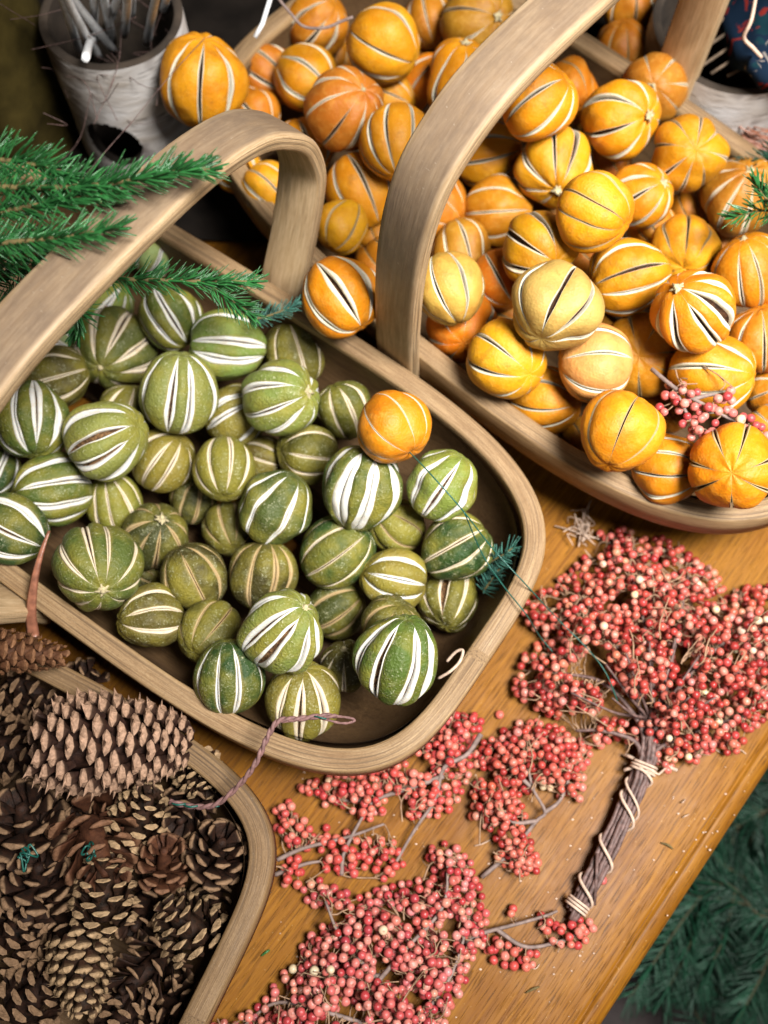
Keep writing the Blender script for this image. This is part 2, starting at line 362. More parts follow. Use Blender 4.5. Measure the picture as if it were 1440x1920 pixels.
# ------------------------------------------------------------------ dried slit fruit
SL = {'n': (.17, .045), 't': (.09, .04), 'm': (.31, .085), 'w': (.54, .075), 'p': (.44, .20), 'g': (.20, .14), 'h': (.135, .085), 's': (.05, .028)}
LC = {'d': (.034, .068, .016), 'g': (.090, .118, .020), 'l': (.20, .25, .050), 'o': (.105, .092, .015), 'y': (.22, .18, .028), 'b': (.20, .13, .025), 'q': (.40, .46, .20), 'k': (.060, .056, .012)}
OC = {'O': (.70, .27, .006), 'Y': (.76, .32, .008), 'B': (.46, .19, .012), 'P': (.56, .32, .075), 'D': (.42, .145, .005), 'W': (.70, .38, .10), 'R': (.54, .195, .006)}  # D and R: deep dried orange, darkened further as shade in the gaps
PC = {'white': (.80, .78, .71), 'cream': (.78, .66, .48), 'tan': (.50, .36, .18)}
def fruit_parts(root, pos, Rr, axis, view, kind, col, style, pith, stem, seed, broken=False):
    rg = np.random.default_rng(seed); n = int(rg.integers(8, 10)) if kind == 'lime' else int(rg.integers(7, 10))
    a0, b0 = SL[style]; Wd = 2 * math.pi / n
    psi = np.radians(np.r_[-90, -84, np.linspace(-78, 78, 33), 84, 90]); nl = len(psi)
    el = 1.02 + .08 * rg.random() if kind == 'lime' else .94 + .10 * rg.random()
    zax = axis / np.linalg.norm(axis); x = view - zax * np.dot(view, zax)
    x = x / (np.linalg.norm(x) + 1e-9); y = np.cross(zax, x); Rm = np.stack([x, y, zax], 1)
    ph = rg.uniform(-.5, .5) * Wd
    ks = [rg.normal(size=3) for _ in range(4)]; am = rg.uniform(.016, .044, 4)
    nip = rg.uniform(.02, .12) if kind == 'lime' else rg.uniform(-.02, .04); shr = rg.uniform(.4, 1.5); nlob = rg.integers(6, 10); lph = rg.uniform(0, 6)
    def pos3(th, ps, f, bulge):
        d = np.stack([np.cos(ps) * np.cos(th), np.cos(ps) * np.sin(th), np.sin(ps)], -1)
        r = np.ones(th.shape)
        for q, a in zip(ks, am): r += a * np.sin(d @ (q * 2.2))
        pl = np.degrees(np.abs(ps)); r *= 1 - .07 * np.exp(-((90 - pl) / 11) ** 2); r += nip * np.exp(-((90 + np.degrees(ps)) / 11) ** 2) + .012 * shr * np.cos(nlob * th + lph) * np.exp(-((70 - pl) / 16) ** 2)
        r += .017 * shr * np.sin(d[..., 0] * 9 + lph) * np.sin(d[..., 1] * 8 + 2 * lph) * np.sin(d[..., 2] * 7)
        r *= f * (1 + bulge)
        p = d * r[..., None]; p[..., 2] *= el; return p * Rr
    cs = [ph + k * Wd + rg.normal() * .07 * Wd for k in range(n)]
    pm = rg.uniform(60, 76, n); wv = rg.uniform(.7, 1.25, n); ctr = rg.normal(0, 5, n); gv = rg.uniform(.5, 1.35, n)
    wig = rg.uniform(0, 6, n)
    def half(k):
        q = np.clip(1 - (np.abs(np.degrees(psi) - ctr[k]) / pm[k]) ** 3.0, 0, 1)
        ripple = 1 + .16 * np.sin(psi * 3.3 + wig[k]) + .07 * np.sin(psi * 8 + wig[k] * 2)
        wd_ = 1 / np.maximum(np.cos(psi), .40) ** (.85 if kind == 'lime' else .45); wd_ = np.where(q > 0, wd_, 1)
        A = np.minimum((a0 * wv[k] * q * ripple * wd_ + .012), .80) * Wd / 2; B = (b0 * gv[k] * q ** 1.3 * ripple + .004) * Wd / 2
        if broken and k == kb: A = np.minimum(A * 3.4, Wd * .46); B = A * .72
        return A, np.minimum(B, A * .85), q
    kb = int(np.argmin([abs(((c - .45 + math.pi) % (2 * math.pi)) - math.pi) for c in cs]))
    hs = [half(k) for k in range(n)]
    peel, pith_b, pulp = MB(), MB(), MB()
    nc = 9; pinch = .075 if kind == 'lime' else .045
    bend = [np.radians(rg.normal(0, 3.0)) * np.cos(psi) for _ in range(n)]
    for k in range(n):
        k2 = (k + 1) % n; A1, _, q1 = hs[k]; A2, _, q2 = hs[k2]
        c1 = cs[k] + bend[k]; c2 = cs[k2] + bend[k2] + (2 * math.pi if k2 == 0 else 0)
        t = np.linspace(0, 1, nc); tt = t[None, :]
        th = (c1 + A1)[:, None] * (1 - tt) + (c2 - A2)[:, None] * tt
        qq = q1[:, None] * (1 - tt) + q2[:, None] * tt
        bul = pinch * qq * (np.sin(tt * math.pi) ** .5 - .75) + rg.normal() * .008 * qq
        ed_ = np.abs(2 * tt - 1) ** 3 * np.minimum(1, qq * 2)
        ps = np.repeat(psi[:, None], nc, 1)
        V = pos3(th, ps, np.ones(th.shape), bul)
        peel.add(V.reshape(-1, 3), gridF(nl, nc), edge=(ed_ + th * 0).ravel())
        # slit k
        A, B, q = hs[k]; c_ = cs[k] + bend[k]
        pe = 1 - pinch * .75 * q
        offs = [-A, -(A * .65 + B * .35), -(A * .25 + B * .75), -B, -B * .95, -B * .4, B * .4, B * .95, B, A * .25 + B * .75, A * .65 + B * .35, A]
        lip = .010 * q
        f = [pe, pe + lip, pe - .002 * q, pe - .03 * q, pe - .11 * q, pe - .17 * q, pe - .17 * q, pe - .11 * q, pe - .03 * q, pe - .002 * q, pe + lip, pe]
        V = pos3(np.stack([c_ + o for o in offs], 1), np.repeat(psi[:, None], 12, 1), np.stack(f, 1), np.zeros((nl, 12)))
        pith_b.add(V[:, :5].reshape(-1, 3), gridF(nl, 5)); pith_b.add(V[:, 7:].reshape(-1, 3), gridF(nl, 5))
        pulp.add(V[:, 4:8].reshape(-1, 3), gridF(nl, 4))
    for mb, nm, mt, cc in ((peel, 'peel', M[kind], col), (pith_b, 'pith', M['pith'], (.78, .70, .53) if (kind == 'orange' and pith == 'white') else PC[pith]), (pulp, 'pulp', M['pulp_l' if kind == 'lime' else 'pulp_o'], col)):
        mb.V = [v @ Rm.T for v in mb.V]
        o = mb.build(nm, mt, root); o.color = (*cc, 1)
    if stem:
        mb = MB(); h = Rr * el * .955
        for (rad, zz) in ((.0030, h), (.0016, h + .0015)):
            tube(mb, [Rm @ np.array([0, 0, zz - .0015]), Rm @ np.array([0, 0, zz]), Rm @ np.array([0, 0, zz + .0012])], [rad, rad, rad * .5], 7)
        for q in range(5):
            a = q * 2 * math.pi / 5 + rg.random()
            tube(mb, [Rm @ np.array([0, 0, h]), Rm @ np.array([math.cos(a) * .0045, math.sin(a) * .0045, h + .0002])], [.0013, .0006], 4)
        mb.build('stem_button', M['button'], root)
# (x, y, radius in the photograph, visible pole (dx,dy), layer, colour, slit style, stem, pith, label)
LIMES = [
 (60,785,69,(.05,.93),3,'g','m',0,'white','mid green lime with upright cuts at the left edge beneath the handle'),
 (103,707,60,(.93,-.3),2,'o','n',0,'cream','olive lime with one slanting cut right beside the handle foot of the fir-covered trug'),
 (198,572,50,(.6,-.75),2,'l','m',0,'white','pale lime tucked below the fir twig, just right of the handle'),
 (216,650,76,(-.33,.50),2,'g','m',1,'cream','large green lime with stem scar low and cuts fanning up'),
 (322,596,58,(.5,.82),3,'g','m',0,'white','dark green lime half covered by the fir twig with slanting white cuts'),
 (424,649,67,(-.97,-.06),3,'l','m',0,'white','lime lying sideways under the fir twig tip with level white cuts'),
 (554,660,60,(-.25,-.93),2,'o','n',0,'cream','olive lime below the blue fir tip with an upright narrow cut'),
 (330,739,74,(.12,-.95),4,'l','m',0,'white','bright lime with wide upright white cuts, high in the middle of the heap'),
 (197,828,76,(.80,-.40),4,'l','p',0,'white','bright lime with gaping cuts showing brown pulp at the left of the heap'),
 (235,768,50,(.3,-.9),2,'o','n',0,'cream','olive lime peeping from behind the gaping bright lime'),
 (527,748,70,(.68,-.18),4,'l','m',1,'white','bumpy pale green lime with its stem scar facing right'),
 (437,777,58,(.8,-.5),2,'y','m',0,'white','yellow green lime wedged between two bright limes with slanting cuts'),
 (643,767,52,(-.35,-.88),2,'o','n',0,'cream','small olive lime left of the orange in the lime trug'),
 (308,863,58,(.5,-.75),2,'y','n',0,'cream','yellow patched lime below the lime with wide upright cuts'),
 (419,879,58,(0,.86),3,'y','n',0,'cream','yellowish olive lime with its nipple pointing down in the middle'),
 (497,860,44,(.9,.3),1,'o','n',0,'cream','shaded olive lime behind the middle ones, right of the yellowish olive lime'),
 (575,852,56,(-.93,-.12),2,'o','n',0,'cream','olive lime with level cuts left of the big striped lime'),
 (679,915,76,(.25,-.93),4,'d','w',0,'white','dark green lime with very wide white stripes under the orange'),
 (98,922,69,(-.95,.12),3,'g','m',0,'white','green lime lying sideways near the left edge with level cuts'),
 (215,947,52,(-.25,-.9),2,'y','n',0,'cream','olive lime right of the sideways lime with a V of white cuts'),
 (-12,888,50,(-.4,.85),2,'d','m',0,'white','dark green lime cut off by the left edge of the picture'),
 (20,992,67,(.85,.48),3,'d','m',0,'white','dark green egg shaped lime at the left edge above the trug rim'),
 (297,1005,62,(.1,-.5),2,'k','n',1,'tan','shaded dark lime with a brown stem scar facing up'),
 (362,938,44,(.2,-.9),1,'k','n',0,'tan','deep shaded lime behind the nipple lime'),
 (432,990,52,(.1,.7),1,'o','n',0,'tan','brownish lime deep in the heap, left of the greyish lime'),
 (516,952,67,(.5,-.80),3,'g','n',0,'white','greyish green lime with slanting narrow cuts in the heap centre'),
 (182,1067,82,(.12,.48),3.2,'g','n',1,'cream','large speckled green lime with pale cuts meeting at its stem end by the near rim'),
 (277,1072,42,(.7,.5),1,'k','t',0,'tan','small shaded lime behind the large speckled lime'),
 (363,1080,62,(-.42,-.86),2,'k','n',0,'tan','dark lime with long slanting tan cuts below the stem scar lime'),
 (495,1078,65,(.1,-.95),2,'k','n',0,'tan','dark round lime with upright tan cuts under the greyish lime'),
 (631,1035,67,(.8,-.55),3,'d','t',0,'cream','dark green lime with one thin slanting cut beneath the striped lime'),
 (745,988,52,(-.75,-.5),2,'y','t',0,'tan','small yellow olive lime right of the striped lime'),
 (829,910,65,(.55,-.80),3,'l','m',0,'white','pale lime with slanting white cuts crossed by the green wire'),
 (856,1026,65,(.85,-.48),2.5,'d','n',0,'cream','dark lime with slanting cuts beside the small fir sprig'),
 (739,1084,58,(-.95,-.2),3,'y','n',0,'white','olive lime with two level white cuts above the split open lime'),
 (843,1125,58,(-.15,.80),2.2,'o','n',0,'cream','split open olive lime with a torn gap by the trug end'),
 (281,1159,59,(-.96,.05),2,'o','n',0,'cream','small olive lime with level cuts near the near rim'),
 (395,1186,60,(-.5,.6),2,'o','t',0,'tan','shaded olive lime behind the upright dark green lime'),
 (425,1267,66,(0,-.95),3,'d','n',0,'white','egg shaped dark green lime with upright cuts by the near rim'),
 (532,1181,77,(.48,-.50),5,'l','p',1,'white','knobbly pale lime with open white cuts and torn stem end'),
 (637,1142,57,(.8,-.5),2,'k','n',0,'tan','shaded lime with a slanting cut right of the knobbly pale lime'),
 (566,1312,71,(.05,-.80),2.5,'b','m',0,'cream','golden brown lime with upright cuts under the wire loop'),
 (645,1250,48,(0,-.65),2,'k','n',1,'cream','small dark lime with a green stem left of the lowest bright lime'),
 (743,1233,81,(.25,-.85),3.6,'g','p',0,'white','large green lime with wide pulpy cuts, nearest the trug end'),
 (733,1172,56,(.3,-.7),3,'o','n',0,'tan','olive lime hidden behind the large pulpy green lime'),
 (288,475,42,(.4,-.8),2,'q','m',0,'white','blurred pale lime between handle and fir twig'),
 (92,636,44,(.9,.3),2,'q','w',0,'white','whitish lime mostly hidden under the handle'),
]
ORANGES = [
 (736,804,71,(.60,.72),5,'O','s',0,'cream','single orange lying among the green limes'),
 (381,151,82,(.03,-.95),5.4,'Y','h',0,'white','large smooth orange beside the birch vase'),
 (478,212,48,(.6,.6),2,'R','h',0,'cream','shaded orange behind the largest orange and the lime trug handle'),
 (503,140,55,(.8,.5),2,'R','g',0,'cream','dim orange right of the largest orange'),
 (572,152,60,(.82,.52),3,'O','h',0,'white','orange with slanting cuts left above the stem scar orange'),
 (595,42,58,(.6,-.6),2,'R','g',0,'cream','orange at the top edge crossed by a bare twig'),
 (718,80,70,(.86,.45),4,'Y','h',0,'cream','yellow orange with slanting cuts at the top centre'),
 (650,205,75,(.42,-.46),4,'B','h',1,'cream','brownish wrinkled orange with pale stem scar facing up'),
 (745,268,70,(.02,.85),5,'Y','g',1,'white','yellow orange standing with its stem down left of the trug handle'),
 (578,272,56,(.4,.88),3,'O','g',0,'white','orange with a slanting cut just above the lime trug handle'),
 (674,356,68,(.45,.86),3,'O','h',0,'cream','orange below the brownish wrinkled one with a steep dark cut'),
 (641,424,49,(-.45,.85),3,'Y','t',0,'tan','small orange right of the lime trug handle leg'),
 (503,355,52,(.75,.60),3,'Y','h',0,'white','orange seen through the lime trug handle with white cuts'),
 (448,315,46,(.7,.6),2,'Y','h',0,'white','orange partly seen left of the one inside the handle'),
 (637,558,78,(.58,.78),5.6,'O','m',0,'white','orange resting on the rims between both trugs'),
 (712,490,46,(.5,.7),2,'R','t',0,'tan','shaded orange right above the orange resting on the rims'),
 (803,40,50,(.2,.9),2,'R','h',0,'cream','orange at the top edge left of the lumpy orange'),
 (893,42,70,(.6,-.12),3,'B','h',1,'cream','lumpy brown orange with a stem scar at the top edge'),
 (808,160,56,(.5,-.8),3,'O','h',0,'cream','orange squeezed left of the upright orange by the handle'),
 (870,150,70,(.05,-.93),4,'O','g',1,'white','orange standing upright with stem on top left of the tall handle'),
 (915,288,62,(.97,-.12),3,'O','h',0,'cream','orange right of the tall handle with level cuts'),
 (1013,190,73,(.80,-.56),5,'Y','h',0,'white','bright yellow orange with long slanting cuts near the top'),
 (1162,228,71,(.78,-.08),5,'O','g',1,'white','orange with gaping level cuts and white stem scar to the right'),
 (1225,168,62,(0,-.12),4,'B','t',1,'cream','dull orange with its stem scar facing the viewer at the far leg'),
 (1165,98,54,(.05,-.95),2,'D','t',0,'tan','dark shaded orange with one upright cut near the far leg'),
 (1180,10,50,(.1,-.95),2,'R','h',0,'cream','shaded orange at the top edge left of the far leg'),
 (1291,290,69,(.20,-.12),4,'O','h',0,'cream','orange with short cuts radiating from its end at the right'),
 (1041,315,73,(.05,.60),4,'Y','g',1,'cream','orange with three upright cuts and a dark stem scar below'),
 (1113,394,74,(.85,.45),6,'Y','t',0,'tan','bright yellow orange with thin dark cuts in the upper middle'),
 (1203,372,61,(.72,-.45),4,'O','g',1,'white','orange tucked behind the bright yellow one with its stem right'),
 (935,398,65,(.97,-.03),3,'R','t',0,'cream','shaded orange with one level thin cut right of the handle'),
 (1010,467,70,(.50,.38),4,'O','g',0,'cream','orange with cuts meeting low at the right, centre of the heap'),
 (865,467,56,(.3,.92),3,'B','h',0,'cream','orange half behind the tall handle with an upright cut'),
 (840,543,66,(.3,.92),4,'P','h',0,'white','pale cream orange right of the tall handle leg'),
 (940,525,60,(.45,.82),3,'R','h',0,'cream','deep orange wedged left of the pale brown orange'),
 (1048,575,86,(-.42,.74),6,'P','g',0,'white','largest pale brown orange with gaping slanting cuts'),
 (1175,520,72,(-.95,.2),5,'O','g',0,'white','orange with level gaping cuts right of the pale brown one'),
 (1281,470,65,(0,.52),4,'Y','h',0,'tan','orange whose cuts fan upward from its lower end'),
 (1302,582,76,(-.42,-.58),6,'O','p',1,'white','orange with many open cuts and stem scar at upper left'),
 (1402,508,70,(-.1,-.88),5,'O','h',1,'cream','orange cut by the right edge below the small fir sprig'),
 (1388,367,72,(.25,-.6),3,'B','n',1,'cream','blurred brownish orange under the fir sprig at right'),
 (1425,638,62,(.0,-.93),4,'R','h',0,'cream','deep orange cut off by the right edge at mid height'),
 (1290,400,42,(.3,.8),2,'D','t',0,'tan','dark orange deep behind the radiating one at right'),
 (868,612,68,(.0,.42),3,'O','h',0,'cream','orange below the pale cream one by the near rim'),
 (948,676,74,(.62,.38),5,'Y','h',0,'white','yellow orange with white cuts by the near rim of its trug'),
 (1115,683,73,(-.97,-.05),5,'W','h',0,'white','very pale orange with one straight level cut'),
 (1022,750,66,(.95,.1),3,'O','h',0,'white','orange below the very pale one with half hidden cut'),
 (1198,665,80,(.0,.03),3,'R','t',0,'tan','star shaped orange opened flat behind the pale one'),
 (1333,703,76,(.95,.05),5,'O','h',0,'white','orange with level cuts behind the berry sprig'),
 (1168,810,77,(-.38,.86),6,'Y','s',0,'tan','smooth yellow orange with hairline cuts by the near rim'),
 (1252,878,66,(.96,.1),4,'O','h',0,'white','orange with a level white cut under the berry sprig'),
 (1372,878,81,(0,.12),6,'O','h',0,'tan','star cut orange facing the viewer at the trug corner'),
 (1088,822,44,(.4,.6),2,'D','t',0,'tan','dark orange in the gap left of the smooth yellow orange'),
 (1443,738,46,(.7,-.3),3,'R','h',0,'cream','orange sliver at the right edge above the berry stalk'),
 (1440,800,44,(.6,.5),3,'R','h',0,'cream','orange sliver at the right edge below the berry stalk'),
 (805,385,70,(.8,.4),3,'R','t',0,'cream','orange mostly hidden behind the tall handle'),
 (1063,172,58,(.6,.5),3,'R','t',0,'tan','orange behind the bright yellow orange near the top'),
 (1087,232,46,(.5,.5),2,'D','t',0,'tan','small dark orange left behind the orange with gaping level cuts'),
 (1143,308,44,(.5,.8),2,'D','t',0,'tan','dark orange beneath the orange with gaping level cuts'),
 (732,183,44,(.9,.3),3,'O','h',0,'cream','orange peeping right of the brownish wrinkled one'),
 (1028,405,40,(.5,.5),1,'D','t',0,'tan','dark orange low between the three middle ones'),
 (1100,482,50,(.5,.5),2,'D','t',0,'tan','dark orange beneath the bright yellow one'),
 (955,600,46,(.8,.3),2,'D','t',0,'tan','dark orange under the largest pale brown orange'),
 (1225,430,46,(.5,.8),2,'R','t',0,'tan','shaded orange low between the fanning orange and bright yellow one'),
 (905,470,40,(.5,.5),1,'D','t',0,'tan','dark orange in the gap beneath the level thin cut orange'),
 (700,445,44,(.3,.6),1,'R','t',0,'tan','dark orange under the tall handle near the lime trug'),
 (760,120,44,(.4,.6),1,'D','t',0,'tan','dark orange in the gap below the yellow one at the top centre'),
 (620,110,44,(.4,.6),1,'D','t',0,'tan','dark orange in the gap behind the brownish wrinkled one'),
 (1345,620,44,(.4,.6),1,'D','t',0,'tan','dark orange in the gap above the orange with level cuts'),
 (1250,760,50,(.2,.6),2,'D','t',0,'tan','dark orange directly beneath the berry sprig'),
 (1340,460,44,(.2,.6),1,'D','t',0,'tan','dark orange in the gap between the fanning orange and right edge'),
]
def place(lst, z0, dz, zmin, zmax):
    n = len(lst); D = np.array([ray(f[0], f[1]) for f in lst]); rp = np.array([f[2] for f in lst], float); lay = np.array([f[4] for f in lst], float)
    z = z0 + (lay - 1) * dz; t = (z - H) / D[:, 2]
    for it in range(240):
        Rr = rp * t / FPX; P = CAMP + D * t[:, None]; mv = np.zeros(n)
        for i in range(n):
            d = np.linalg.norm(P - P[i], axis=1); ov = (Rr + Rr[i]) * .965 - d; ov[i] = 0
            for j in np.where(ov > 0)[0]:
                s = np.sign(lay[i] - lay[j]) or (1 if lst[i][1] > lst[j][1] else -1)
                mv[i] -= s * ov[j] * .22
        t = t + np.clip(mv, -.004, .004)
        lo = (np.minimum(zmax, zmin + 1) - H) / D[:, 2]; hi = (np.maximum(zmin, Rr + .010) - H) / D[:, 2]
        t = np.clip(t, lo, hi)
    return CAMP + D * t[:, None], rp * t / FPX
def build_fruit(lst, kind, P, Rr, seed0, group):
    for i, f in enumerate(lst):
        ft = kind if not (kind == 'lime' and i < 0) else kind
        d = ray(f[0], f[1]); d = d / np.linalg.norm(d); rx = np.cross(d, UP); rx /= np.linalg.norm(rx); uy = np.cross(rx, d)
        px, py = f[3]; pz = math.sqrt(max(0.02, 1 - px * px - py * py)); axis = rx * px - uy * py - d * pz
        root = empty('dried_lime' if kind == 'lime' else 'dried_orange', P[i])
        tag(root, f[9], 'dried lime' if kind == 'lime' else 'dried orange', group)
        rg = np.random.default_rng(seed0 + i); c = (LC if kind == 'lime' else OC)[f[5]]; c = tuple(float(x * (1 + rg.normal() * .07)) for x in c)
        fruit_parts(root, P[i], Rr[i], axis, -d, kind, c, f[6], f[8], f[7], seed0 + i * 7, broken=f[9].startswith('split open'))
allgreen = LIMES + ORANGES[:1]
P, Rr = place(allgreen, .040, .016, .028, .125)
build_fruit(LIMES, 'lime', P, Rr, 100, 'dried slit limes in the trug')
build_fruit(ORANGES[:1], 'orange', P[-1:], Rr[-1:], 900, 'dried slit oranges')
P, Rr = place(ORANGES[1:], .045, .016, .030, .150)
build_fruit(ORANGES[1:], 'orange', P, Rr, 1000, 'dried slit oranges')

# ------------------------------------------------------------------ pine cones
def scale_tpl(wd, ln, th, tipw, umbo):
    # sections along x: (s, halfwidth, thickness, lift, tip)
    if umbo > .8: sec = [(0, .3, .5, 0, 0), (.45, .6, .8, 0, 0), (.72, .95, 1.0, .02, .1), (.80, 1.0, 1.05, .03, .9), (.90, .72, .80, .05, 1), (1.0, .30, .36, .09, 1)]
    elif umbo > .45: sec = [(0, .4, .5, 0, 0), (.35, .7, .8, 0, 0), (.62, 1.0, 1.1, .02, .25), (.70, 1.0, 1.25, .02, 1), (.80, .92, 1.3, .03, 1), (.93, .60, .9, .02, 1), (1.0, .22, .4, .0, .7)]
    else: sec = [(0, .18, .5, 0, 0), (.35, .45, .7, 0, 0), (.70, .85, .8, .02, 0), (.88, 1.0, 1.1, .05, .05), (.96, .95 * tipw, 1.5, .09, 1), (1.0, .70 * tipw, .9, .10, 1)]
    V = []; tip = []; k = 8
    for s, w, t, lf, tp in sec:
        for j in range(k):
            a = 2 * math.pi * j / k; V.append((s * ln, math.cos(a) * w * wd, (math.sin(a) * t * .5) * th + lf * ln - .06 * wd * abs(math.cos(a)) * 2)); tip.append(tp)
    V.append((ln * (1.0 + umbo * .25), 0, .12 * ln + (.35 if umbo > .8 else umbo * 1.8) * th)); tip.append(.8)
    n = len(sec); F = gridF(n, k, True) + [((n - 1) * k + j, (n - 1) * k + (j + 1) % k, n * k) for j in range(k)]
    return np.array(V), F, np.array(tip)
def cone(x, y, z, Lpx, Rpx, axis_img, tilt, kind, mat, label, n=None, seed=0):
    d = ray(x, y); p = at(x, y, z); dep = np.dot(p - CAMP, FW); Lm = Lpx / FPX * dep; Rm = Rpx / FPX * dep
    dn = d / np.linalg.norm(d); rx = np.cross(dn, UP); rx /= np.linalg.norm(rx); uy = np.cross(rx, dn)
    a = np.array([axis_img[0], axis_img[1]], float); a /= np.linalg.norm(a)
    ax = (rx * a[0] - uy * a[1]) * math.cos(R_(tilt)) - dn * math.sin(R_(tilt))     # axis from base to tip
    X = np.cross(ax, [.3, .2, .9]); X /= np.linalg.norm(X); Y = np.cross(ax, X)
    rg = np.random.default_rng(seed); root = empty('pine_cone', p); tag(root, label, 'pine cone', 'pine cones in the trug')
    spec = {'open': (32, .62, 1.0, 62, .95, .2), 'half': (50, .46, .85, 42, 1.0, .4), 'closed': (70, .36, .95, 20, 1.0, .5), 'big': (150, .26, 1.0, 56, .85, 1.0), 'smooth': (92, .34, 1.2, 14, 1.0, .5)}[kind]
    N_, lnf, wf, openang, tipw, umbo = spec; N_ = n or N_
    mb = MB(); core = MB()
    tt = np.linspace(0, 1, 10)
    prof_ = lambda t: np.sin(np.clip(.16 + .84 * (1 - t), 0, 1) * math.pi * .62) ** .8 if kind != 'big' else np.sin(math.pi * np.clip(.12 + .80 * (1 - t) ** .85, 0, 1)) ** .55
    tube(core, [(t - .45) * Lm * .85 * ax for t in tt], [max(.001, Rm * (1 - lnf) * .75 * float(prof_(t))) for t in tt], 10)
    core.build('core', mat, root)
    cores = core
    for i in range(N_):
        t = (i + .5) / N_; th = i * 2.39996 + rg.normal() * .05
        pr = float(prof_(t)); env = Rm * pr
        oa = R_(openang * (1 - .55 * t) + rg.normal() * 5 + (8 if kind == 'open' and t < .3 else 0))
        ln = max(.003, min(Rm * lnf * 1.25, env * 1.0) * (1.0 if kind != 'open' else 1.05) * (.8 + .2 * pr)) * rg.uniform(.82, 1.12)
        wd = ln * wf * .36 * (1.15 if kind in ('closed', 'smooth') else 1.0); wd = max(wd, Rm * .10 * pr)
        if kind == 'closed' or kind == 'smooth': wd = Rm * pr * (.30 if kind == 'closed' else .40); ln = max(ln, Rm * .35)
        if kind == 'big': wd = Rm * .265 * (.35 + .65 * pr); ln = Rm * .46 * (.5 + .5 * pr)
        if kind == 'open': wd = Rm * .31 * (.45 + .55 * pr); ln = Rm * .78 * (.5 + .5 * pr)
        if kind == 'half': wd = Rm * .29 * (.5 + .5 * pr); ln = Rm * .55 * (.5 + .5 * pr)
        if rg.random() < .04 and kind != 'closed': continue
        ln *= rg.uniform(.9, 1.08); oa += rg.normal() * (.12 if kind == 'open' else .05)
        er = X * math.cos(th) + Y * math.sin(th); et = np.cross(ax, er)
        dirn = er * math.sin(oa) + ax * math.cos(oa); nn = np.cross(dirn, et); 
        if np.dot(nn, er) < 0: nn = -nn
        V, F, tip = scale_tpl(wd, ln, wd * (.85 if kind == 'big' else .5 if kind in ('closed', 'half') else .32), tipw, umbo)
        basep = ax * ((t - .5) * Lm) + er * max(0, env - ln * math.sin(oa)) - ax * ln * math.cos(oa) * .5
        dent = rg.normal(0, .03 * wd, V.shape)
        V = V + dent
        wv = basep + np.outer(V[:, 0], dirn) + np.outer(V[:, 1], et) + np.outer(V[:, 2], nn)
        mb.add(wv, F, tip=tip)
    mb.build('scales', mat, root, smooth=(kind == 'open'))
    return root
CONES = [
 (214,1393,.090,285,90,(-1,-.05),8,'big','cone_big','biggest pine cone with pale pointed scales lying on top of the heap'),
 (12,1222,.102,215,44,(1,.13),5,'smooth','cone_smooth','slender reddish cone with smooth closed scales resting above the rim'),
 (70,1300,.045,120,58,(.6,.4),20,'half','cone_brown','dim cone just above the left end of the biggest cone'),
 (150,1290,.035,110,50,(.4,-.5),40,'open','cone_brown','dark cone behind the biggest cone by the far rim'),
 (48,1545,.062,125,80,(-.2,-.8),55,'open','cone_brown','dark open cone with a green wire knot at the left edge'),
 (182,1585,.066,150,80,(.3,.9),35,'open','cone_red','reddish open cone with splayed scales left of the centre'),
 (262,1535,.055,120,56,(.4,-.9),40,'half','cone_tan','tan tipped cone just below the biggest cone'),
 (308,1615,.060,90,52,(0,-.6),60,'open','cone_red','small reddish cone facing up, left of the rosette cone'),
 (408,1597,.062,92,60,(.3,-.6),60,'open','cone_brown','open rosette cone with tan tips nearest the trug corner'),
 (195,1672,.066,130,58,(0,-1),25,'half','cone_tan','tan cone with a tight pointed base below the reddish cone'),
 (350,1735,.062,110,62,(-.6,-.7),20,'half','cone_tan','oval cone with dark and tan striped scales by the right rim'),
 (152,1825,.066,140,58,(.1,1),15,'closed','cone_tan','tan tightly closed cone near the bottom edge'),
 (280,1815,.055,150,66,(-.7,.5),25,'open','cone_brown','dark cone left of the right rim near the bottom'),
 (72,1655,.056,125,70,(0,-.5),60,'open','cone_brown','brown open cone below the one with a green knot'),
 (25,1745,.052,120,62,(.6,-.5),45,'half','cone_brown','brown cone at the left edge low in the heap'),
 (372,1450,.060,80,46,(.3,.8),30,'half','cone_tan','small tan cone peeping out at the right end of the biggest cone'),
 (352,1515,.050,100,52,(-.3,.5),50,'open','cone_brown','dark cone tied to the wrapped wire'),
 (12,1405,.050,130,62,(.7,.3),35,'half','cone_brown','shaded cone left of the tip of the biggest cone'),
 (110,1500,.040,120,60,(.5,.5),50,'open','cone_brown','deeply shaded cone beneath the middle of the biggest cone'),
 (60,1870,.050,130,66,(.5,-.4),40,'half','cone_brown','shaded brown cone in the bottom left corner'),
 (232,1905,.052,120,60,(-.4,.6),45,'half','cone_brown','brown cone on the bottom edge right of the closed cone'),
 (330,1893,.045,110,56,(.5,.5),45,'open','cone_brown','dark cone on the bottom edge beside the right rim'),
 (118,1745,.040,120,60,(.2,.6),50,'open','cone_brown','dark cone in the gap above the closed cone'),
 (262,1708,.038,110,56,(-.2,.6),50,'open','cone_brown','dark cone in the gap left of the striped cone'),
 (400,1690,.035,100,50,(-.2,.6),50,'open','cone_brown','dark cone in shadow under the rosette cone'),
 (215,1500,.035,120,56,(.4,.2),40,'open','cone_red','dim reddish cone under the right half of the biggest cone'),
 (-10,1640,.045,120,60,(.4,.2),40,'open','cone_brown','dark cone at the left edge between two brown ones'),
 (10,1320,.040,120,56,(.5,.2),30,'open','cone_brown','shaded cone below the slender reddish cone'),
]
for i, c in enumerate(CONES):
    cone(c[0], c[1], c[2], c[3], c[4], c[5], c[6], c[7], M[c[8]], c[9], seed=500 + i)

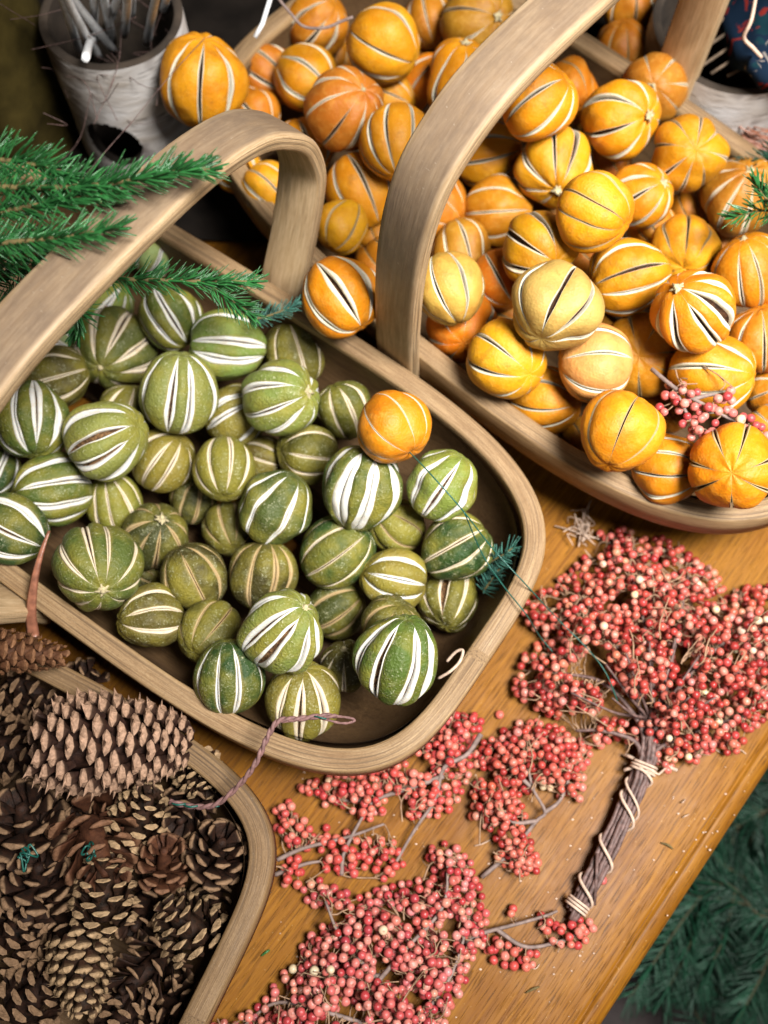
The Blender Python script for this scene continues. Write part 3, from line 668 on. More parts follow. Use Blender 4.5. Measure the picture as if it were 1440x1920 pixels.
# ------------------------------------------------------------------ pink peppercorn sprigs
def ico(sub):
    import bmesh
    b = bmesh.new(); bmesh.ops.create_icosphere(b, subdivisions=sub, radius=1.0)
    V = np.array([v.co[:] for v in b.verts]); F = [tuple(v.index for v in f.verts) for f in b.faces]; b.free()
    return V, F
ICO3 = ico(3); ICO2 = ico(2)
def eye(V): return np.clip((V[:, 2] - .955) / .03, 0, 1)
TINTS = {'coral': [(.60, .125, .085), (.66, .19, .135), (.50, .07, .055), (.70, .26, .19), (.38, .042, .036), (.62, .14, .105)],
         'pink': [(.68, .20, .17), (.62, .145, .13), (.74, .30, .24), (.54, .09, .09), (.68, .235, .19), (.46, .055, .06)],
         'red': [(.62, .09, .075), (.70, .16, .12), (.52, .06, .06), (.76, .25, .19), (.74, .20, .14), (.60, .10, .09)]}
BM = {}
def berry_mesh(pal, k):
    if (pal, k) not in BM:
        V, F = ICO3; rg = np.random.default_rng(k + len(pal)); q = rg.normal(size=3)
        W_ = V * (1 + .04 * np.sin(V @ q * 2))[:, None]; W_[:, 2] *= .97
        if k == 6: t = (.80, .60, .40)
        else: t = TINTS[pal][k]
        me = bpy.data.meshes.new('berry'); me.from_pydata(W_.tolist(), [], F)
        a = me.attributes.new('tint', 'FLOAT_VECTOR', 'POINT'); a.data.foreach_set('vector', np.tile(t, (len(V), 1)).astype(np.float32).ravel())
        a = me.attributes.new('eye', 'FLOAT', 'POINT'); a.data.foreach_set('value', eye(V).astype(np.float32))
        me.shade_smooth(); me.materials.append(M['berry']); BM[(pal, k)] = me
    return BM[(pal, k)]
def inpoly(x, y, poly):
    c = False; j = len(poly) - 1
    for i in range(len(poly)):
        xi, yi = poly[i]; xj, yj = poly[j]
        if (yi > y) != (yj > y) and x < (xj - xi) * (y - yi) / (yj - yi) + xi: c = not c
        j = i
    return c
def edist(x, y, poly):
    P0 = np.array(poly, float); P1 = np.roll(P0, -1, 0); d = P1 - P0; q = np.array([x, y]) - P0
    t = np.clip((q * d).sum(1) / (d * d).sum(1), 0, 1); return np.min(np.linalg.norm(q - t[:, None] * d, axis=1))
def rndrot(rg):
    q = rg.normal(size=4); q /= np.linalg.norm(q); w, x, y, z = q
    return np.array([[1 - 2 * (y * y + z * z), 2 * (x * y - z * w), 2 * (x * z + y * w)], [2 * (x * y + z * w), 1 - 2 * (x * x + z * z), 2 * (y * z - x * w)], [2 * (x * z - y * w), 2 * (y * z + x * w), 1 - 2 * (x * x + y * y)]])
def berries_in(poly, N_, hmax, z0, rg, gap=.0, Dp=60, seed=0, rmm=.0027, tries=9):
    xs = [p[0] for p in poly]; ys = [p[1] for p in poly]; out = []; A = np.zeros((0, 3)); rad = []
    for _ in range(N_ * tries):
        if len(out) >= N_: break
        x = rg.uniform(min(xs), max(xs)); y = rg.uniform(min(ys), max(ys))
        if not inpoly(x, y, poly): continue
        nz = noise.noise((x * .016 + seed, y * .016, seed * 3.3))
        if nz < gap: continue
        e = edist(x, y, poly); h = hmax * min(1, e / Dp) ** .6 * (.75 + .5 * (nz + .3))
        r = rmm * rg.uniform(.82, 1.10)
        z = z0 + r + max(0, h) * (1 - rg.random() ** 1.7 * .9)
        p = at(x, y, z)
        if len(out):
            d = np.linalg.norm(A - p, axis=1)
            if d.min() < r * 1.88: continue
        out.append(p); A = np.vstack([A, p]); rad.append(r)
    return A, np.array(rad)
def sprig(name, label, cat, berries, rads, stems, root_pt, pal, seed, twigmat='twig_pale', pale=.014, mainmat='twig_grey', mainr=.0013, extra=None):
    rg = np.random.default_rng(seed); root = empty(name, (root_pt[0], root_pt[1], 0)); off = np.array([root_pt[0], root_pt[1], 0])
    tag(root, label, cat, 'pink peppercorn sprigs')
    nodes = []; mb = MB()
    for st in stems:
        sp = smoothpath(st, 24); tube(mb, sp, np.linspace(mainr * 1.15, mainr * .6, 24), 6); nodes += list(sp)
    mb.build('stem', M[mainmat], root, off)
    nodes = np.array(nodes); nd = np.linalg.norm(nodes - root_pt, axis=1)
    pathl = nd * 0
    order = np.argsort([min(np.linalg.norm(nodes - b, axis=1)) for b in berries])
    NP = nodes.copy(); PL = np.zeros(len(nodes)); tw = MB(); dc = {}
    segs = []
    for bi in order:
        b = berries[bi]; d = np.linalg.norm(NP - b, axis=1); cost = d + .35 * PL + (d < .004) * .02; k = int(np.argmin(cost)); q = NP[k]; dd = q - b; L_ = np.linalg.norm(dd)
        dn = dd / (L_ + 1e-9); J = b + dn * min(L_ * .6, rg.uniform(.006, .010)) + rg.normal(size=3) * .0008; J[2] = max(J[2] - .0008, .0012 if berries[:, 2].min() < .03 else .02)
        ctrl = (J + q) / 2 + rg.normal(size=3) * .10 * L_; ctrl[2] = max(ctrl[2], .0012)
        segs.append((smoothpath([q, ctrl, J], 5), .00052 if L_ > .012 else .00042)); segs.append((smoothpath([J, (J + b) / 2 + rg.normal(size=3) * .0008, b], 4), .00034))
        NP = np.vstack([NP, J]); PL = np.r_[PL, PL[k] + L_]
    for p, r in segs: tube(tw, p, r, 4, False)
    for q in range(int(len(berries) * .07)):          # bare twiglets lying over the heap
        b = berries[int(rg.integers(0, len(berries)))] + [0, 0, .0045]; d = root_pt - b; d[2] = 0; d /= np.linalg.norm(d) + 1e-9; d = d + rg.normal(size=3) * [.6, .6, .15]
        L_ = rg.uniform(.007, .014); e = b + d * L_; e[2] = max(.003, e[2] - .004); m_ = (b + e) / 2 + rg.normal(size=3) * .0022
        tube(tw, smoothpath([b, m_, e], 7), np.linspace(.00035, .0006, 7), 4, False)
        tube(tw, smoothpath([m_, m_ + (b - m_) * .5 + rg.normal(size=3) * .003, m_ + (b - m_) * .8 + rg.normal(size=3) * .005], 5), .00035, 4, False)
    tw.build('twigs', M[twigmat], root, off)
    # the hundred berries that show largest are parts, the rest one part
    vis = np.dot(berries - CAMP, FW) - berries[:, 2] * 1.2; idx = np.argsort(vis); top = idx[:100]; rest = idx[100:]
    for bi in top:
        k = int(rg.integers(0, 6)) if rg.random() > pale else 6
        o = bpy.data.objects.new('berry', berry_mesh(pal, k)); COL.objects.link(o); o.parent = root
        o.location = (berries[bi] - off).tolist(); s = float(rads[bi]); o.scale = (s, s, s); o.rotation_euler = (rg.uniform(-1.3, 1.3), rg.uniform(-1.3, 1.3), rg.uniform(0, 6))
    if len(rest):
        mb = MB(); V, F = ICO2 if len(rest) > 500 else ICO2; ey = eye(V)
        for bi in rest:
            k = int(rg.integers(0, 6)); t = TINTS[pal][k] if rg.random() > pale else (.80, .58, .38)
            t = tuple(x * rg.uniform(.88, 1.1) for x in t)
            mb.add(V @ rndrot(rg).T * rads[bi] + berries[bi], F, tint=np.tile(t, (len(V), 1)), eye=ey)
        tag(mb.build('berries', M['berry'], root, off), kind='stuff')
    return root
def ap(*pts): return [at(x, y, z) for x, y, z in pts]
rg = np.random.default_rng(5)
polyA = [(1065,1075),(1110,1030),(1125,1000),(1165,988),(1215,1008),(1250,1005),(1290,1040),(1345,1075),(1360,1110),(1440,1092),(1500,1120),(1500,1290),(1440,1345),(1400,1372),(1385,1410),(1330,1412),(1290,1440),(1240,1450),(1222,1420),(1200,1400),(1160,1385),(1120,1400),(1085,1400),(1060,1370),(1030,1345),(965,1300),(962,1270),(985,1225),(1020,1200),(985,1165),(975,1140),(1010,1110)]
bA, rA = berries_in(polyA, 1450, .044, .002, rg, -.30, 85, 1)
stA = [ap((1205,1430,.014),(1215,1380,.02),(1225,1290,.03),(1210,1180,.035),(1180,1060,.03)), ap((1205,1430,.014),(1230,1360,.02),(1290,1270,.03),(1380,1190,.03),(1460,1180,.025)),
       ap((1205,1430,.014),(1200,1360,.02),(1130,1280,.028),(1030,1260,.02)), ap((1205,1430,.014),(1205,1350,.02),(1160,1220,.035),(1090,1120,.028)), ap((1210,1430,.014),(1240,1400,.018),(1310,1370,.022),(1400,1340,.020)), ap((1205,1430,.014),(1190,1390,.018),(1130,1370,.020),(1080,1370,.016)),
       ap((1205,1430,.014),(1240,1330,.024),(1270,1180,.035),(1290,1080,.026))]
bq = sprig('peppercorn_bouquet', 'tied bouquet of coral pink peppercorns with bound brown stems near the table edge', 'bouquet', bA, rA, stA, at(1205, 1430, 0), 'coral', 21, mainmat='twig_dark', mainr=.0016, pale=.014)
offA = np.array([at(1205, 1430, 0)[0], at(1205, 1430, 0)[1], 0])
# bound stems
mb = MB(); c0 = [(1222,1372,.016),(1212,1420,.015),(1196,1470,.013),(1165,1540,.011),(1130,1610,.010),(1098,1670,.009),(1068,1722,.008)]
base = smoothpath(np.array([at(*c) for c in c0]), 30)
for q in range(9):       # single stems fanning out of the bundle into the heap
    a = -1.1 + q * .27; r0 = rg.uniform(90, 190)
    tube(mb, smoothpath(np.array([base[5], at(1222 + 14 * math.sin(a), 1372 - 20, .020), at(1222 + r0 * .5 * math.sin(a), 1372 - r0 * .5 * math.cos(a), .036), at(1222 + r0 * math.sin(a * 1.1), 1372 - r0 * math.cos(a), .046)]), 14), np.linspace(.0013, .0006, 14), 6)
Tg = np.gradient(base, axis=0); Tg /= np.linalg.norm(Tg, axis=1)[:, None]; SX = np.cross(Tg, [0, 0, 1.0]); SX /= np.linalg.norm(SX, axis=1)[:, None]; SY = np.cross(SX, Tg)
for q in range(13):
    a0 = q * 2.4; rr = .0052 * math.sqrt((q + .5) / 13); e = int(rg.integers(24, 31)); tw = 2.2
    P_ = [base[i] + (SX[i] * math.cos(a0 + i / 30 * tw) + SY[i] * math.sin(a0 + i / 30 * tw) * .75) * rr * (1.25 - .35 * i / 30) + rg.normal(size=3) * .0003 for i in range(max(0, int(rg.integers(0, 3))), e)]
    tube(mb, P_, rg.uniform(.0011, .0019), 7)
tube(mb, ap((1120,1600,.016),(1118,1650,.014),(1114,1697,.010)), .0011, 6)
tube(mb, ap((1140,1590,.012),(1146,1608,.010),(1140,1628,.008)), .0010, 6)
mb.build('stem_bundle', M['twig_dark'], bq, offA)
mb = MB()
def wrap(i0, i1, turns, r0, ph, rad=.0008):
    P_ = []; r0 *= .87
    for s in np.linspace(0, 1, int(24 * turns)):
        f = i0 + (i1 - i0) * s; i = int(f); a = ph + s * turns * 2 * math.pi
        P_.append(base[min(29, i)] * (1 - (f - i)) + base[min(29, i + 1)] * (f - i) + SX[i] * math.cos(a) * r0 + SY[i] * math.sin(a) * r0 * .85)
    tube(mb, P_, rad, 6)
wrap(6, 7.6, 2.5, .0088, .3, .0009); wrap(7, 26, 3.4, .0084, 1.0, .0010); wrap(7, 15, 1.2, .0086, 3.5, .0009); wrap(26, 27.4, 2.6, .0078, 0, .0009)
tube(mb, ap((1250,1438,.014),(1235,1452,.016),(1212,1443,.020)), .0008, 5); 
mb.build('raffia_tie', M['raffia'], bq, offA)
mb = MB()
for a_, b_ in (((1170,1444,.010), (1192,1436,.013)), ((1248,1436,.010), (1269,1444,.008)), ((1172,1415,.006), (1195,1425,.010))): tube(mb, ap(a_, b_), .0012, 6)
mb.build('cut_end', M['raffia'], bq, offA)
def mk(label, poly, n, h, stems, rootpx, pal, seed, gap=-.15, Dp=38, z0=.0015, **kw):
    rg2 = np.random.default_rng(seed); b, r = [], []
    for pl, nn in zip(poly, n):
        bb, rr = berries_in(pl, nn, h, z0, rg2, gap, Dp, seed % 17); b.append(bb); r.append(rr)
    return sprig('peppercorn_sprig', label, 'berry sprig', np.vstack(b), np.concatenate(r), [ap(*s) for s in stems], at(*rootpx), pal, seed, **kw)
mk('peppercorn sprig with a bare forked grey stem, between the lime trug and the bound stems',
   [[(905,1390),(960,1360),(1010,1345),(1060,1370),(1110,1400),(1095,1450),(1090,1505),(1060,1500),(1030,1480),(1000,1470),(985,1500),(985,1545),(1000,1580),(1008,1620),(975,1640),(950,1625),(930,1610),(905,1545),(880,1530),(885,1490),(895,1450),(890,1420)], [(960,1600),(1010,1600),(1008,1635),(965,1642)]],
   [420, 16], .022, [[(903,1645,.004),(960,1595,.006),(1005,1540,.010),(1022,1522,.012),(1000,1480,.016),(988,1430,.018)], [(1020,1524,.012),(1050,1500,.010),(1070,1450,.014)], [(1000,1480,.016),(960,1440,.018),(935,1400,.014)], [(1005,1540,.01),(960,1540,.013),(930,1500,.014)]], (903,1645,0), 'coral', 31, gap=-.5)
mk('peppercorn sprig lying along the near end of the lime trug with a broken grey stick',
   [[(560,1470),(600,1462),(690,1440),(760,1405),(800,1380),(850,1340),(895,1335),(905,1360),(880,1410),(905,1420),(880,1450),(860,1500),(830,1530),(800,1530),(760,1545),(720,1530),(680,1540),(640,1510),(610,1520),(600,1490),(565,1490)]],
   [430], .018, [[(902,1376,.026),(875,1415,.022),(832,1440,.020),(815,1500,.014),(778,1555,.010),(735,1630,.006)], [(832,1455,.018),(760,1480,.014),(690,1500,.010),(620,1500,.006)], [(832,1440,.018),(850,1400,.014),(870,1360,.010)]], (735,1630,0), 'red', 32, gap=-.42, mainr=.0015)
mk('loose thin peppercorn sprig emerging beside the cone trug',
   [[(515,1515),(550,1500),(560,1530),(600,1525),(620,1560),(590,1590),(545,1590),(520,1560)], [(600,1570),(660,1560),(700,1590),(680,1640),(620,1640),(590,1620)], [(530,1620),(560,1600),(570,1640),(550,1675),(530,1660)], [(690,1560),(740,1580),(760,1620),(720,1650),(680,1620)]],
   [34, 40, 16, 26], .014, [[(520,1612,.006),(570,1590,.008),(650,1570,.012),(720,1545,.014)], [(640,1640,.006),(645,1600,.012),(672,1545,.012),(700,1500,.012)], [(515,1640,.005),(572,1620,.008),(600,1615,.008)]], (520,1612,0), 'red', 33, gap=-.5, Dp=30)
mk('broad peppercorn sprig of pale pink berries filling the bottom of the picture',
   [[(800,1590),(830,1578),(880,1600),(888,1640),(905,1680),(915,1720),(905,1770),(880,1830),(850,1880),(830,1925),(820,1975),(360,1975),(390,1930),(430,1905),(470,1895),(500,1870),(520,1835),(560,1800),(570,1760),(590,1740),(600,1700),(572,1690),(565,1665),(600,1650),(640,1672),(680,1680),(740,1660),(790,1650),(815,1640),(800,1615)]],
   [1100], .030, [[(760,1990,.006),(740,1900,.014),(700,1830,.022),(640,1760,.024),(610,1690,.022)], [(700,1850,.02),(760,1780,.026),(830,1700,.026),(840,1610,.020)], [(740,1940,.010),(620,1900,.016),(520,1880,.010),(455,1925,.006)], [(760,1990,.006),(800,1900,.012),(850,1820,.014),(880,1720,.014)], [(715,1830,.02),(620,1830,.018),(570,1800,.012)]], (760,1960,0), 'pink', 34, gap=-.34, Dp=70, pale=.008)
mk('small spray of red peppercorns reaching under the cut ends of the bound stems',
   [[(885,1765),(930,1745),(960,1770),(1010,1790),(1000,1820),(960,1815),(920,1800)], [(1020,1745),(1060,1730),(1100,1715),(1118,1730),(1105,1770),(1070,1782),(1030,1765)], [(1000,1720),(1035,1705),(1045,1735),(1015,1745)], [(860,1735),(895,1740),(890,1780),(860,1790)], [(940,1700),(962,1698),(965,1720),(945,1722)]],
   [34, 30, 9, 12, 2], .010, [[(850,1785,.006),(900,1752,.010),(960,1735,.010),(1020,1718,.008),(1045,1708,.006)], [(930,1742,.010),(985,1775,.008),(1050,1765,.006),(1095,1745,.006)]], (850,1785,0), 'red', 35, gap=-.6, Dp=24)
zz = .125
mk('small sprig of pink peppercorns lying on the oranges at the right edge',
   [[(1232,745),(1262,712),(1300,715),(1318,750),(1300,785),(1262,775),(1238,785)], [(1275,790),(1310,770),(1345,790),(1330,825),(1290,825)], [(1340,735),(1372,730),(1375,765),(1350,780),(1338,760)], [(1370,770),(1420,780),(1440,820),(1385,812)], [(1320,745),(1340,750),(1338,780),(1320,778)]],
   [17, 14, 8, 9, 3], .012, [[(1222,692,zz),(1262,725,zz + .004),(1300,748,zz + .004),(1350,775,zz),(1400,805,zz),(1460,830,zz)], [(1300,748,zz),(1335,740,zz),(1360,745,zz)], [(1262,725,zz + .003),(1285,770,zz),(1300,800,zz)]], (1222,692,0), 'pink', 36, gap=-.9, Dp=18, z0=zz - .004)
# stray berries
for x, y, pal, lb in ((1130,1650,'pink','crushed stray peppercorn berry on the table right of the bound stems'), (937,1340,'red','lone red peppercorn berry on the table above the forked sprig')):
    o = bpy.data.objects.new('loose_berry', berry_mesh(pal, 1)); COL.objects.link(o); o.location = at(x, y, .0028).tolist(); o.scale = (.0028, .0028, .0026)
    tag(o, lb, 'berry')

# ------------------------------------------------------------------ fir twigs
def fir(label, stems, nl, dens, mat, seed, wd=.00075, group='fir twigs', spread=55, flat=.5, stemr=.0016, name='fir_twig', upbias=.25, tm='fir_twig'):
    rg = np.random.default_rng(seed); p0 = np.array(stems[0][0]); off = np.array([p0[0], p0[1], p0[2]])
    root = empty(name, off); tag(root, label, 'fir twig', group)
    st = MB(); nb = MB()
    for si, sp in enumerate(stems):
        P_ = smoothpath(np.array(sp), 40); seg = np.r_[0, np.cumsum(np.linalg.norm(np.diff(P_, axis=0), axis=1))]; Lt = seg[-1]
        tube(st, P_, np.linspace(stemr, stemr * .45, 40), 6)
        cnt = int(Lt * dens)
        for q in range(cnt):
            s = (q + rg.random()) / cnt * Lt; i = min(38, int(np.searchsorted(seg, s)) - 1); i = max(0, i)
            f = (s - seg[i]) / (seg[i + 1] - seg[i] + 1e-9); p = P_[i] * (1 - f) + P_[i + 1] * f; T = P_[i + 1] - P_[i]; T /= np.linalg.norm(T)
            X = np.cross(T, [0, 0, 1.0]); X /= np.linalg.norm(X); Z = np.cross(X, T)
            phi = rg.uniform(0, 2 * math.pi); c, sn = math.cos(phi), math.sin(phi) * flat + upbias
            rd = X * c + Z * sn; rd /= np.linalg.norm(rd); a = R_(spread * (1 - .45 * (s / Lt) ** 3) + rg.normal() * 9)
            d = T * math.cos(a) + rd * math.sin(a); ln = nl * rg.uniform(.7, 1.1) * (1 - .35 * (s / Lt) ** 5)
            w = np.cross(d, rd); w /= np.linalg.norm(w) + 1e-9; h = np.cross(d, w); cu = (T * .6 + Z * .25) * ln * .18
            pts = []
            for (ff, ww) in ((0, .5), (.25, 1), (.6, 1.0), (.9, .8), (1, .3)):
                c0_ = p + d * ln * ff + cu * ff * ff
                pts += [c0_ + w * wd * ww, c0_ + h * wd * ww * .35, c0_ - w * wd * ww, c0_ - h * wd * ww * .35]
            nb.add(pts, gridF(5, 4, True) + [(16, 17, 18, 19)])
    st.build('twig', M[tm], root, off); nb.build('needles', M[mat], root, off)
    return root
def a3(l): return [at(*p) for p in l]
fir('broad fir twig lying highest across the lime trug handle at the left edge', [a3([(-120,345,.27),(60,352,.274),(200,345,.274),(330,322,.274),(395,318,.273)]), a3([(-120,420,.265),(0,398,.268),(120,375,.270),(215,360,.270)]), a3([(-100,300,.275),(0,300,.276),(70,310,.276),(130,335,.275)])], .0165, 2300, 'needle', 61, .0009)
fir('fir twig ending on top of the handle below the broadest one', [a3([(-120,470,.262),(0,456,.268),(120,444,.270),(222,428,.271)]), a3([(-60,500,.24),(40,480,.245),(120,476,.25)])], .015, 2400, 'needle', 62, .0008)
fir('dark bushy fir twig behind the handle at the left edge', [a3([(-120,560,.20),(0,520,.21),(90,490,.215),(150,470,.215)]), a3([(-100,600,.19),(0,590,.20),(60,550,.205),(140,560,.20)]), a3([(-60,500,.21),(40,470,.22),(100,450,.22)])], .017, 2200, 'needle', 63, .0008)
fir('fir twig stretching over the limes from under the handle', [a3([(120,500,.175),(230,522,.172),(330,526,.170),(420,528,.165),(478,528,.162)]), a3([(385,530,.166),(430,560,.158),(475,592,.15)]), a3([(120,560,.165),(150,590,.155),(140,625,.14)])], .0145, 2300, 'needle', 64, .0008)
fir('small blue green fir tip at the rim under the orange', [a3([(470,600,.115),(510,590,.118),(555,572,.12)])], .010, 2600, 'needle_blue', 65, .0006, stemr=.001)
fir('tiny fir sprig caught inside the end of the lime trug', [a3([(905,1060,.055),(935,1045,.068),(965,1025,.076)]), a3([(925,1075,.055),(950,1060,.062)]), a3([(905,1110,.045),(930,1075,.06)])], .011, 2200, 'needle_blue', 66, .0007, stemr=.001)
fir('small fir sprig lying on the oranges at the right edge', [a3([(1480,400,.15),(1430,395,.155),(1375,408,.155)]), a3([(1470,370,.155),(1440,375,.16),(1418,345,.165)])], .014, 2000, 'needle', 67, .0008, stemr=.001)
fir('blurred fir twig behind the sprig at the upper right edge', [a3([(1500,290,.10),(1440,300,.10),(1400,310,.10)])], .015, 1800, 'needle_floor', 68, .0009, stemr=.001)
fl = [((1560,1640),(1440,1720),(1340,1660),(1180,1870)), ((1640,1490),(1500,1500),(1400,1540),(1330,1600)), ((1700,1700),(1560,1650),(1420,1640),(1300,1655)), ((1400,2100),(1390,1980),(1385,1850),(1375,1700)), ((1600,2000),(1500,1850),(1450,1700),(1440,1560)), ((1650,1400),(1560,1430),(1480,1500),(1420,1600)), ((1650,1850),(1560,1820),(1470,1760),(1400,1760))]
fz = [-.20, -.26, -.30, -.30, -.24, -.28, -.33]
fname = ['wide fir branch under the table edge sweeping down left', 'fir branch on the ground nearest the upper end of the table edge', 'fir branch on the ground lying level behind the sweeping one', 'fir branch on the ground pointing up from the bottom edge', 'steep fir branch on the ground close to the right edge', 'darkest fir branch on the ground in the upper right of the gap', 'lowest fir branch on the ground at the right edge']
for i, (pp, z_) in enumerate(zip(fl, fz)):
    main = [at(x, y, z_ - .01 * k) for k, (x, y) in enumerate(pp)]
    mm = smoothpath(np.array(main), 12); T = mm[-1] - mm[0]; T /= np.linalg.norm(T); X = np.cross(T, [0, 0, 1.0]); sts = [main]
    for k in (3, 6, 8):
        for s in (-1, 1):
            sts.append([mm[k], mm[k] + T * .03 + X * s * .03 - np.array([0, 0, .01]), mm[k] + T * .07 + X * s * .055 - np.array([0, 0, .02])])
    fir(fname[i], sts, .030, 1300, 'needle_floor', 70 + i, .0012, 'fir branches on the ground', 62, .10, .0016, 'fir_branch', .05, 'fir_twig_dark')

# ------------------------------------------------------------------ wires, strips and scraps
mb = MB(); c = smoothpath(np.array(ap((318,1503,.085),(360,1512,.088),(405,1508,.092),(450,1470,.100),(480,1430,.106),(500,1385,.110),(522,1352,.112),(560,1348,.112),(610,1342,.112),(655,1346,.112),(664,1352,.112),(640,1356,.111),(595,1346,.111),(560,1350,.1115),(528,1354,.111))), 110)
wr = empty('wrapped_wire', c[0]); tag(wr, 'purple brown wrapped wire bent across two rims with a loop end', 'wire')
c2 = [c[i] for i in range(len(c))]
for q in range(2):
    T = np.gradient(c, axis=0); T /= np.linalg.norm(T, axis=1)[:, None]; X = np.cross(T, [0, 0, 1.0]); X /= np.linalg.norm(X, axis=1)[:, None]; Y = np.cross(X, T)
    am = np.where(np.arange(110) < 66, 1.0, .25)[:, None] * .0007; a = np.arange(110)[:, None] * .9 + q * math.pi
    tube(mb, c + (X * np.cos(a) + Y * np.sin(a)) * am, np.where(np.arange(110) < 66, .0011, .0006), 7)
mb.build('strand', M['wire_brown'], wr, c[0])
mb = MB()
for s0 in ((322, 1506), (345, 1510), (385, 1510)):
    tube(mb, smoothpath(np.array(ap((s0[0], s0[1], .089), (s0[0] + 12, s0[1] + 3, .091), (s0[0] + 26, s0[1] + 1, .09))), 8), .0006, 5)
tube(mb, ap((590,1343,.1135),(612,1348,.1135)), .0005, 5)
mb.build('green_binding', M['wire_green'], wr, c[0])
for (x, y, z), lb in (((50, 1604, .078), 'green wire knot on the dark open cone at the left edge'), ((172, 1595, .086), 'green wire knot on the reddish open cone')):
    mb = MB(); p = at(x, y, z); rg3 = np.random.default_rng(x)
    P_ = [p + rg3.normal(size=3) * .0028 for _ in range(14)]; tube(mb, smoothpath(np.array(P_), 60), .0006, 5)
    tag(mb.build('wire_knot', M['wire_green'], None), lb, 'wire')
mb = MB(); tube(mb, smoothpath(np.array(ap((745,826,.118),(782,862,.130),(822,905,.135),(870,960,.126),(925,1030,.100),(985,1095,.091),(1045,1160,.055),(1100,1215,.050),(1135,1260,.050),(1158,1315,.040))), 70), .00042, 5)
tag(mb.build('green_wire', M['wire_green']), 'long thin green wire from the lone orange over the rim to the bouquet', 'wire')
mb = MB(); tube(mb, smoothpath(np.array(ap((870,960,.1265),(905,1040,.090),(945,1100,.0875),(985,1150,.088),(1010,1190,.05),(1036,1222,.04))), 50), .00042, 5)
tag(mb.build('green_wire', M['wire_green']), 'shorter green wire crossing the trug end below the longer one', 'wire')
mb = MB(); tube(mb, smoothpath(np.array(ap((822,1272,.082),(845,1258,.088),(862,1240,.090),(868,1220,.090),(855,1222,.087),(838,1240,.082))), 30), .0009, 6)
tag(mb.build('raffia_curl', M['raffia']), 'cream curled raffia scrap on the inner end of the lime trug', 'raffia scrap')
# rusty bark strip
c = smoothpath(np.array(ap((62,1195,.072),(58,1150,.085),(64,1090,.098),(76,1040,.105),(92,995,.108))), 24)
mb = MB(); V = []
for i in range(24):
    f = i / 23; w = .0030 * (1 - f) + .0010; X = np.array([1, .1, 0]); Z = np.array([0, -.3, .95])
    for (a, b) in ((-1, 0), (-.5, .35), (.5, .35), (1, 0), (.5, -.3), (-.5, -.3)): V.append(c[i] + X * w * a + Z * w * b)
mb.add(V, gridF(24, 6, True) + [tuple(range(6)), tuple(23 * 6 + j for j in range(6))[::-1]])
tag(mb.build('bark_strip', M['strip']), 'shiny red brown bark strip standing between cone and lime trugs', 'bark strip')
# dried flower bit on the table between the trugs
mb = MB(); rg4 = np.random.default_rng(3)
for q in range(26):
    p = at(1095 + rg4.normal() * 5, 990 + rg4.normal() * 16, .004 + rg4.random() * .006); P_ = [p, p + rg4.normal(size=3) * .004, p + rg4.normal(size=3) * .006]; tube(mb, smoothpath(np.array(P_), 7), .0004, 4)
tube(mb, ap((1108,938,.010),(1095,965,.008),(1085,1025,.004)), .0007, 5); tube(mb, ap((1040,986,.003),(1080,996,.004),(1150,1020,.004)), .0005, 5)
tag(mb.build('dried_flower', M['raffia']), 'frayed dried flower scrap on the table between the two large trugs', 'dried flower')
# bare twigs across the oranges at the top
mb = MB(); tube(mb, ap((478,70,.15),(492,45,.155),(512,-20,.16)), .0017, 6); tag(mb.build('grey_stick', M['stick']), 'pale stick standing at the top edge left of the oranges', 'stick')
mb = MB(); tube(mb, smoothpath(np.array(ap((520,-5,.15),(545,25,.145),(570,50,.14),(610,52,.14),(640,40,.142),(662,32,.145))), 20), .0011, 6); tag(mb.build('bare_twig', M['twig_grey']), 'bent bare twig lying over the oranges at the top edge', 'twig')
for (x0, y0, x1, y1), lb in (((489,1793,506,1781), 'green needle scrap on the dark table beside the cone trug'), ((1083,1455,1086,1478), 'short green needle beside the forked peppercorn sprig'), ((1238,1580,1262,1592), 'brown needle on the table between bound stems and edge'), ((985,1862,1012,1850), 'thin brown needle near the bottom edge on the table')):
    mb = MB(); tube(mb, smoothpath(np.array([at(x0, y0, .001), at((x0 + x1) / 2 + 2, (y0 + y1) / 2 - 2, .0018), at(x1, y1, .001)]), 8), [.0003, .0006, .0007, .0008, .0008, .0007, .0006, .0003], 5)
    tag(mb.build('fallen_needle', M['needle' if 'green' in lb else 'fir_twig']), lb, 'fir needle')
# crumbs
mb = MB(); rg5 = np.random.default_rng(9)
k = 0
while k < 150:
    x, y = rg5.uniform(520, 1440), rg5.uniform(1380, 1920); p = at(x, y, .0004)
    if np.dot(p, en) > EDGE - .002: continue
    k += 1; s = rg5.uniform(.0003, .0009); V, F = ICO2; mb.add(V @ rndrot(rg5).T * s * np.array([1, .7, .5]) + p, F)
for x, y in ((1390,1410),(1262,1495),(1280,1502),(1285,1530),(938,1790),(975,1800),(1000,1810),(1030,1430),(905,1580),(1120,1640),(1345,1408)):
    p = at(x, y, .0008); d = rg5.normal(size=3) * np.array([.003, .003, .0003]); tube(mb, smoothpath(np.array([p - d, p + rg5.normal(size=3) * .0008 + [0, 0, .001], p + d]), 8), .00035, 4)
tag(mb.build('crumbs', M['raffia']), 'pale crumbs and shavings scattered on the table top', 'crumbs', kind='stuff')

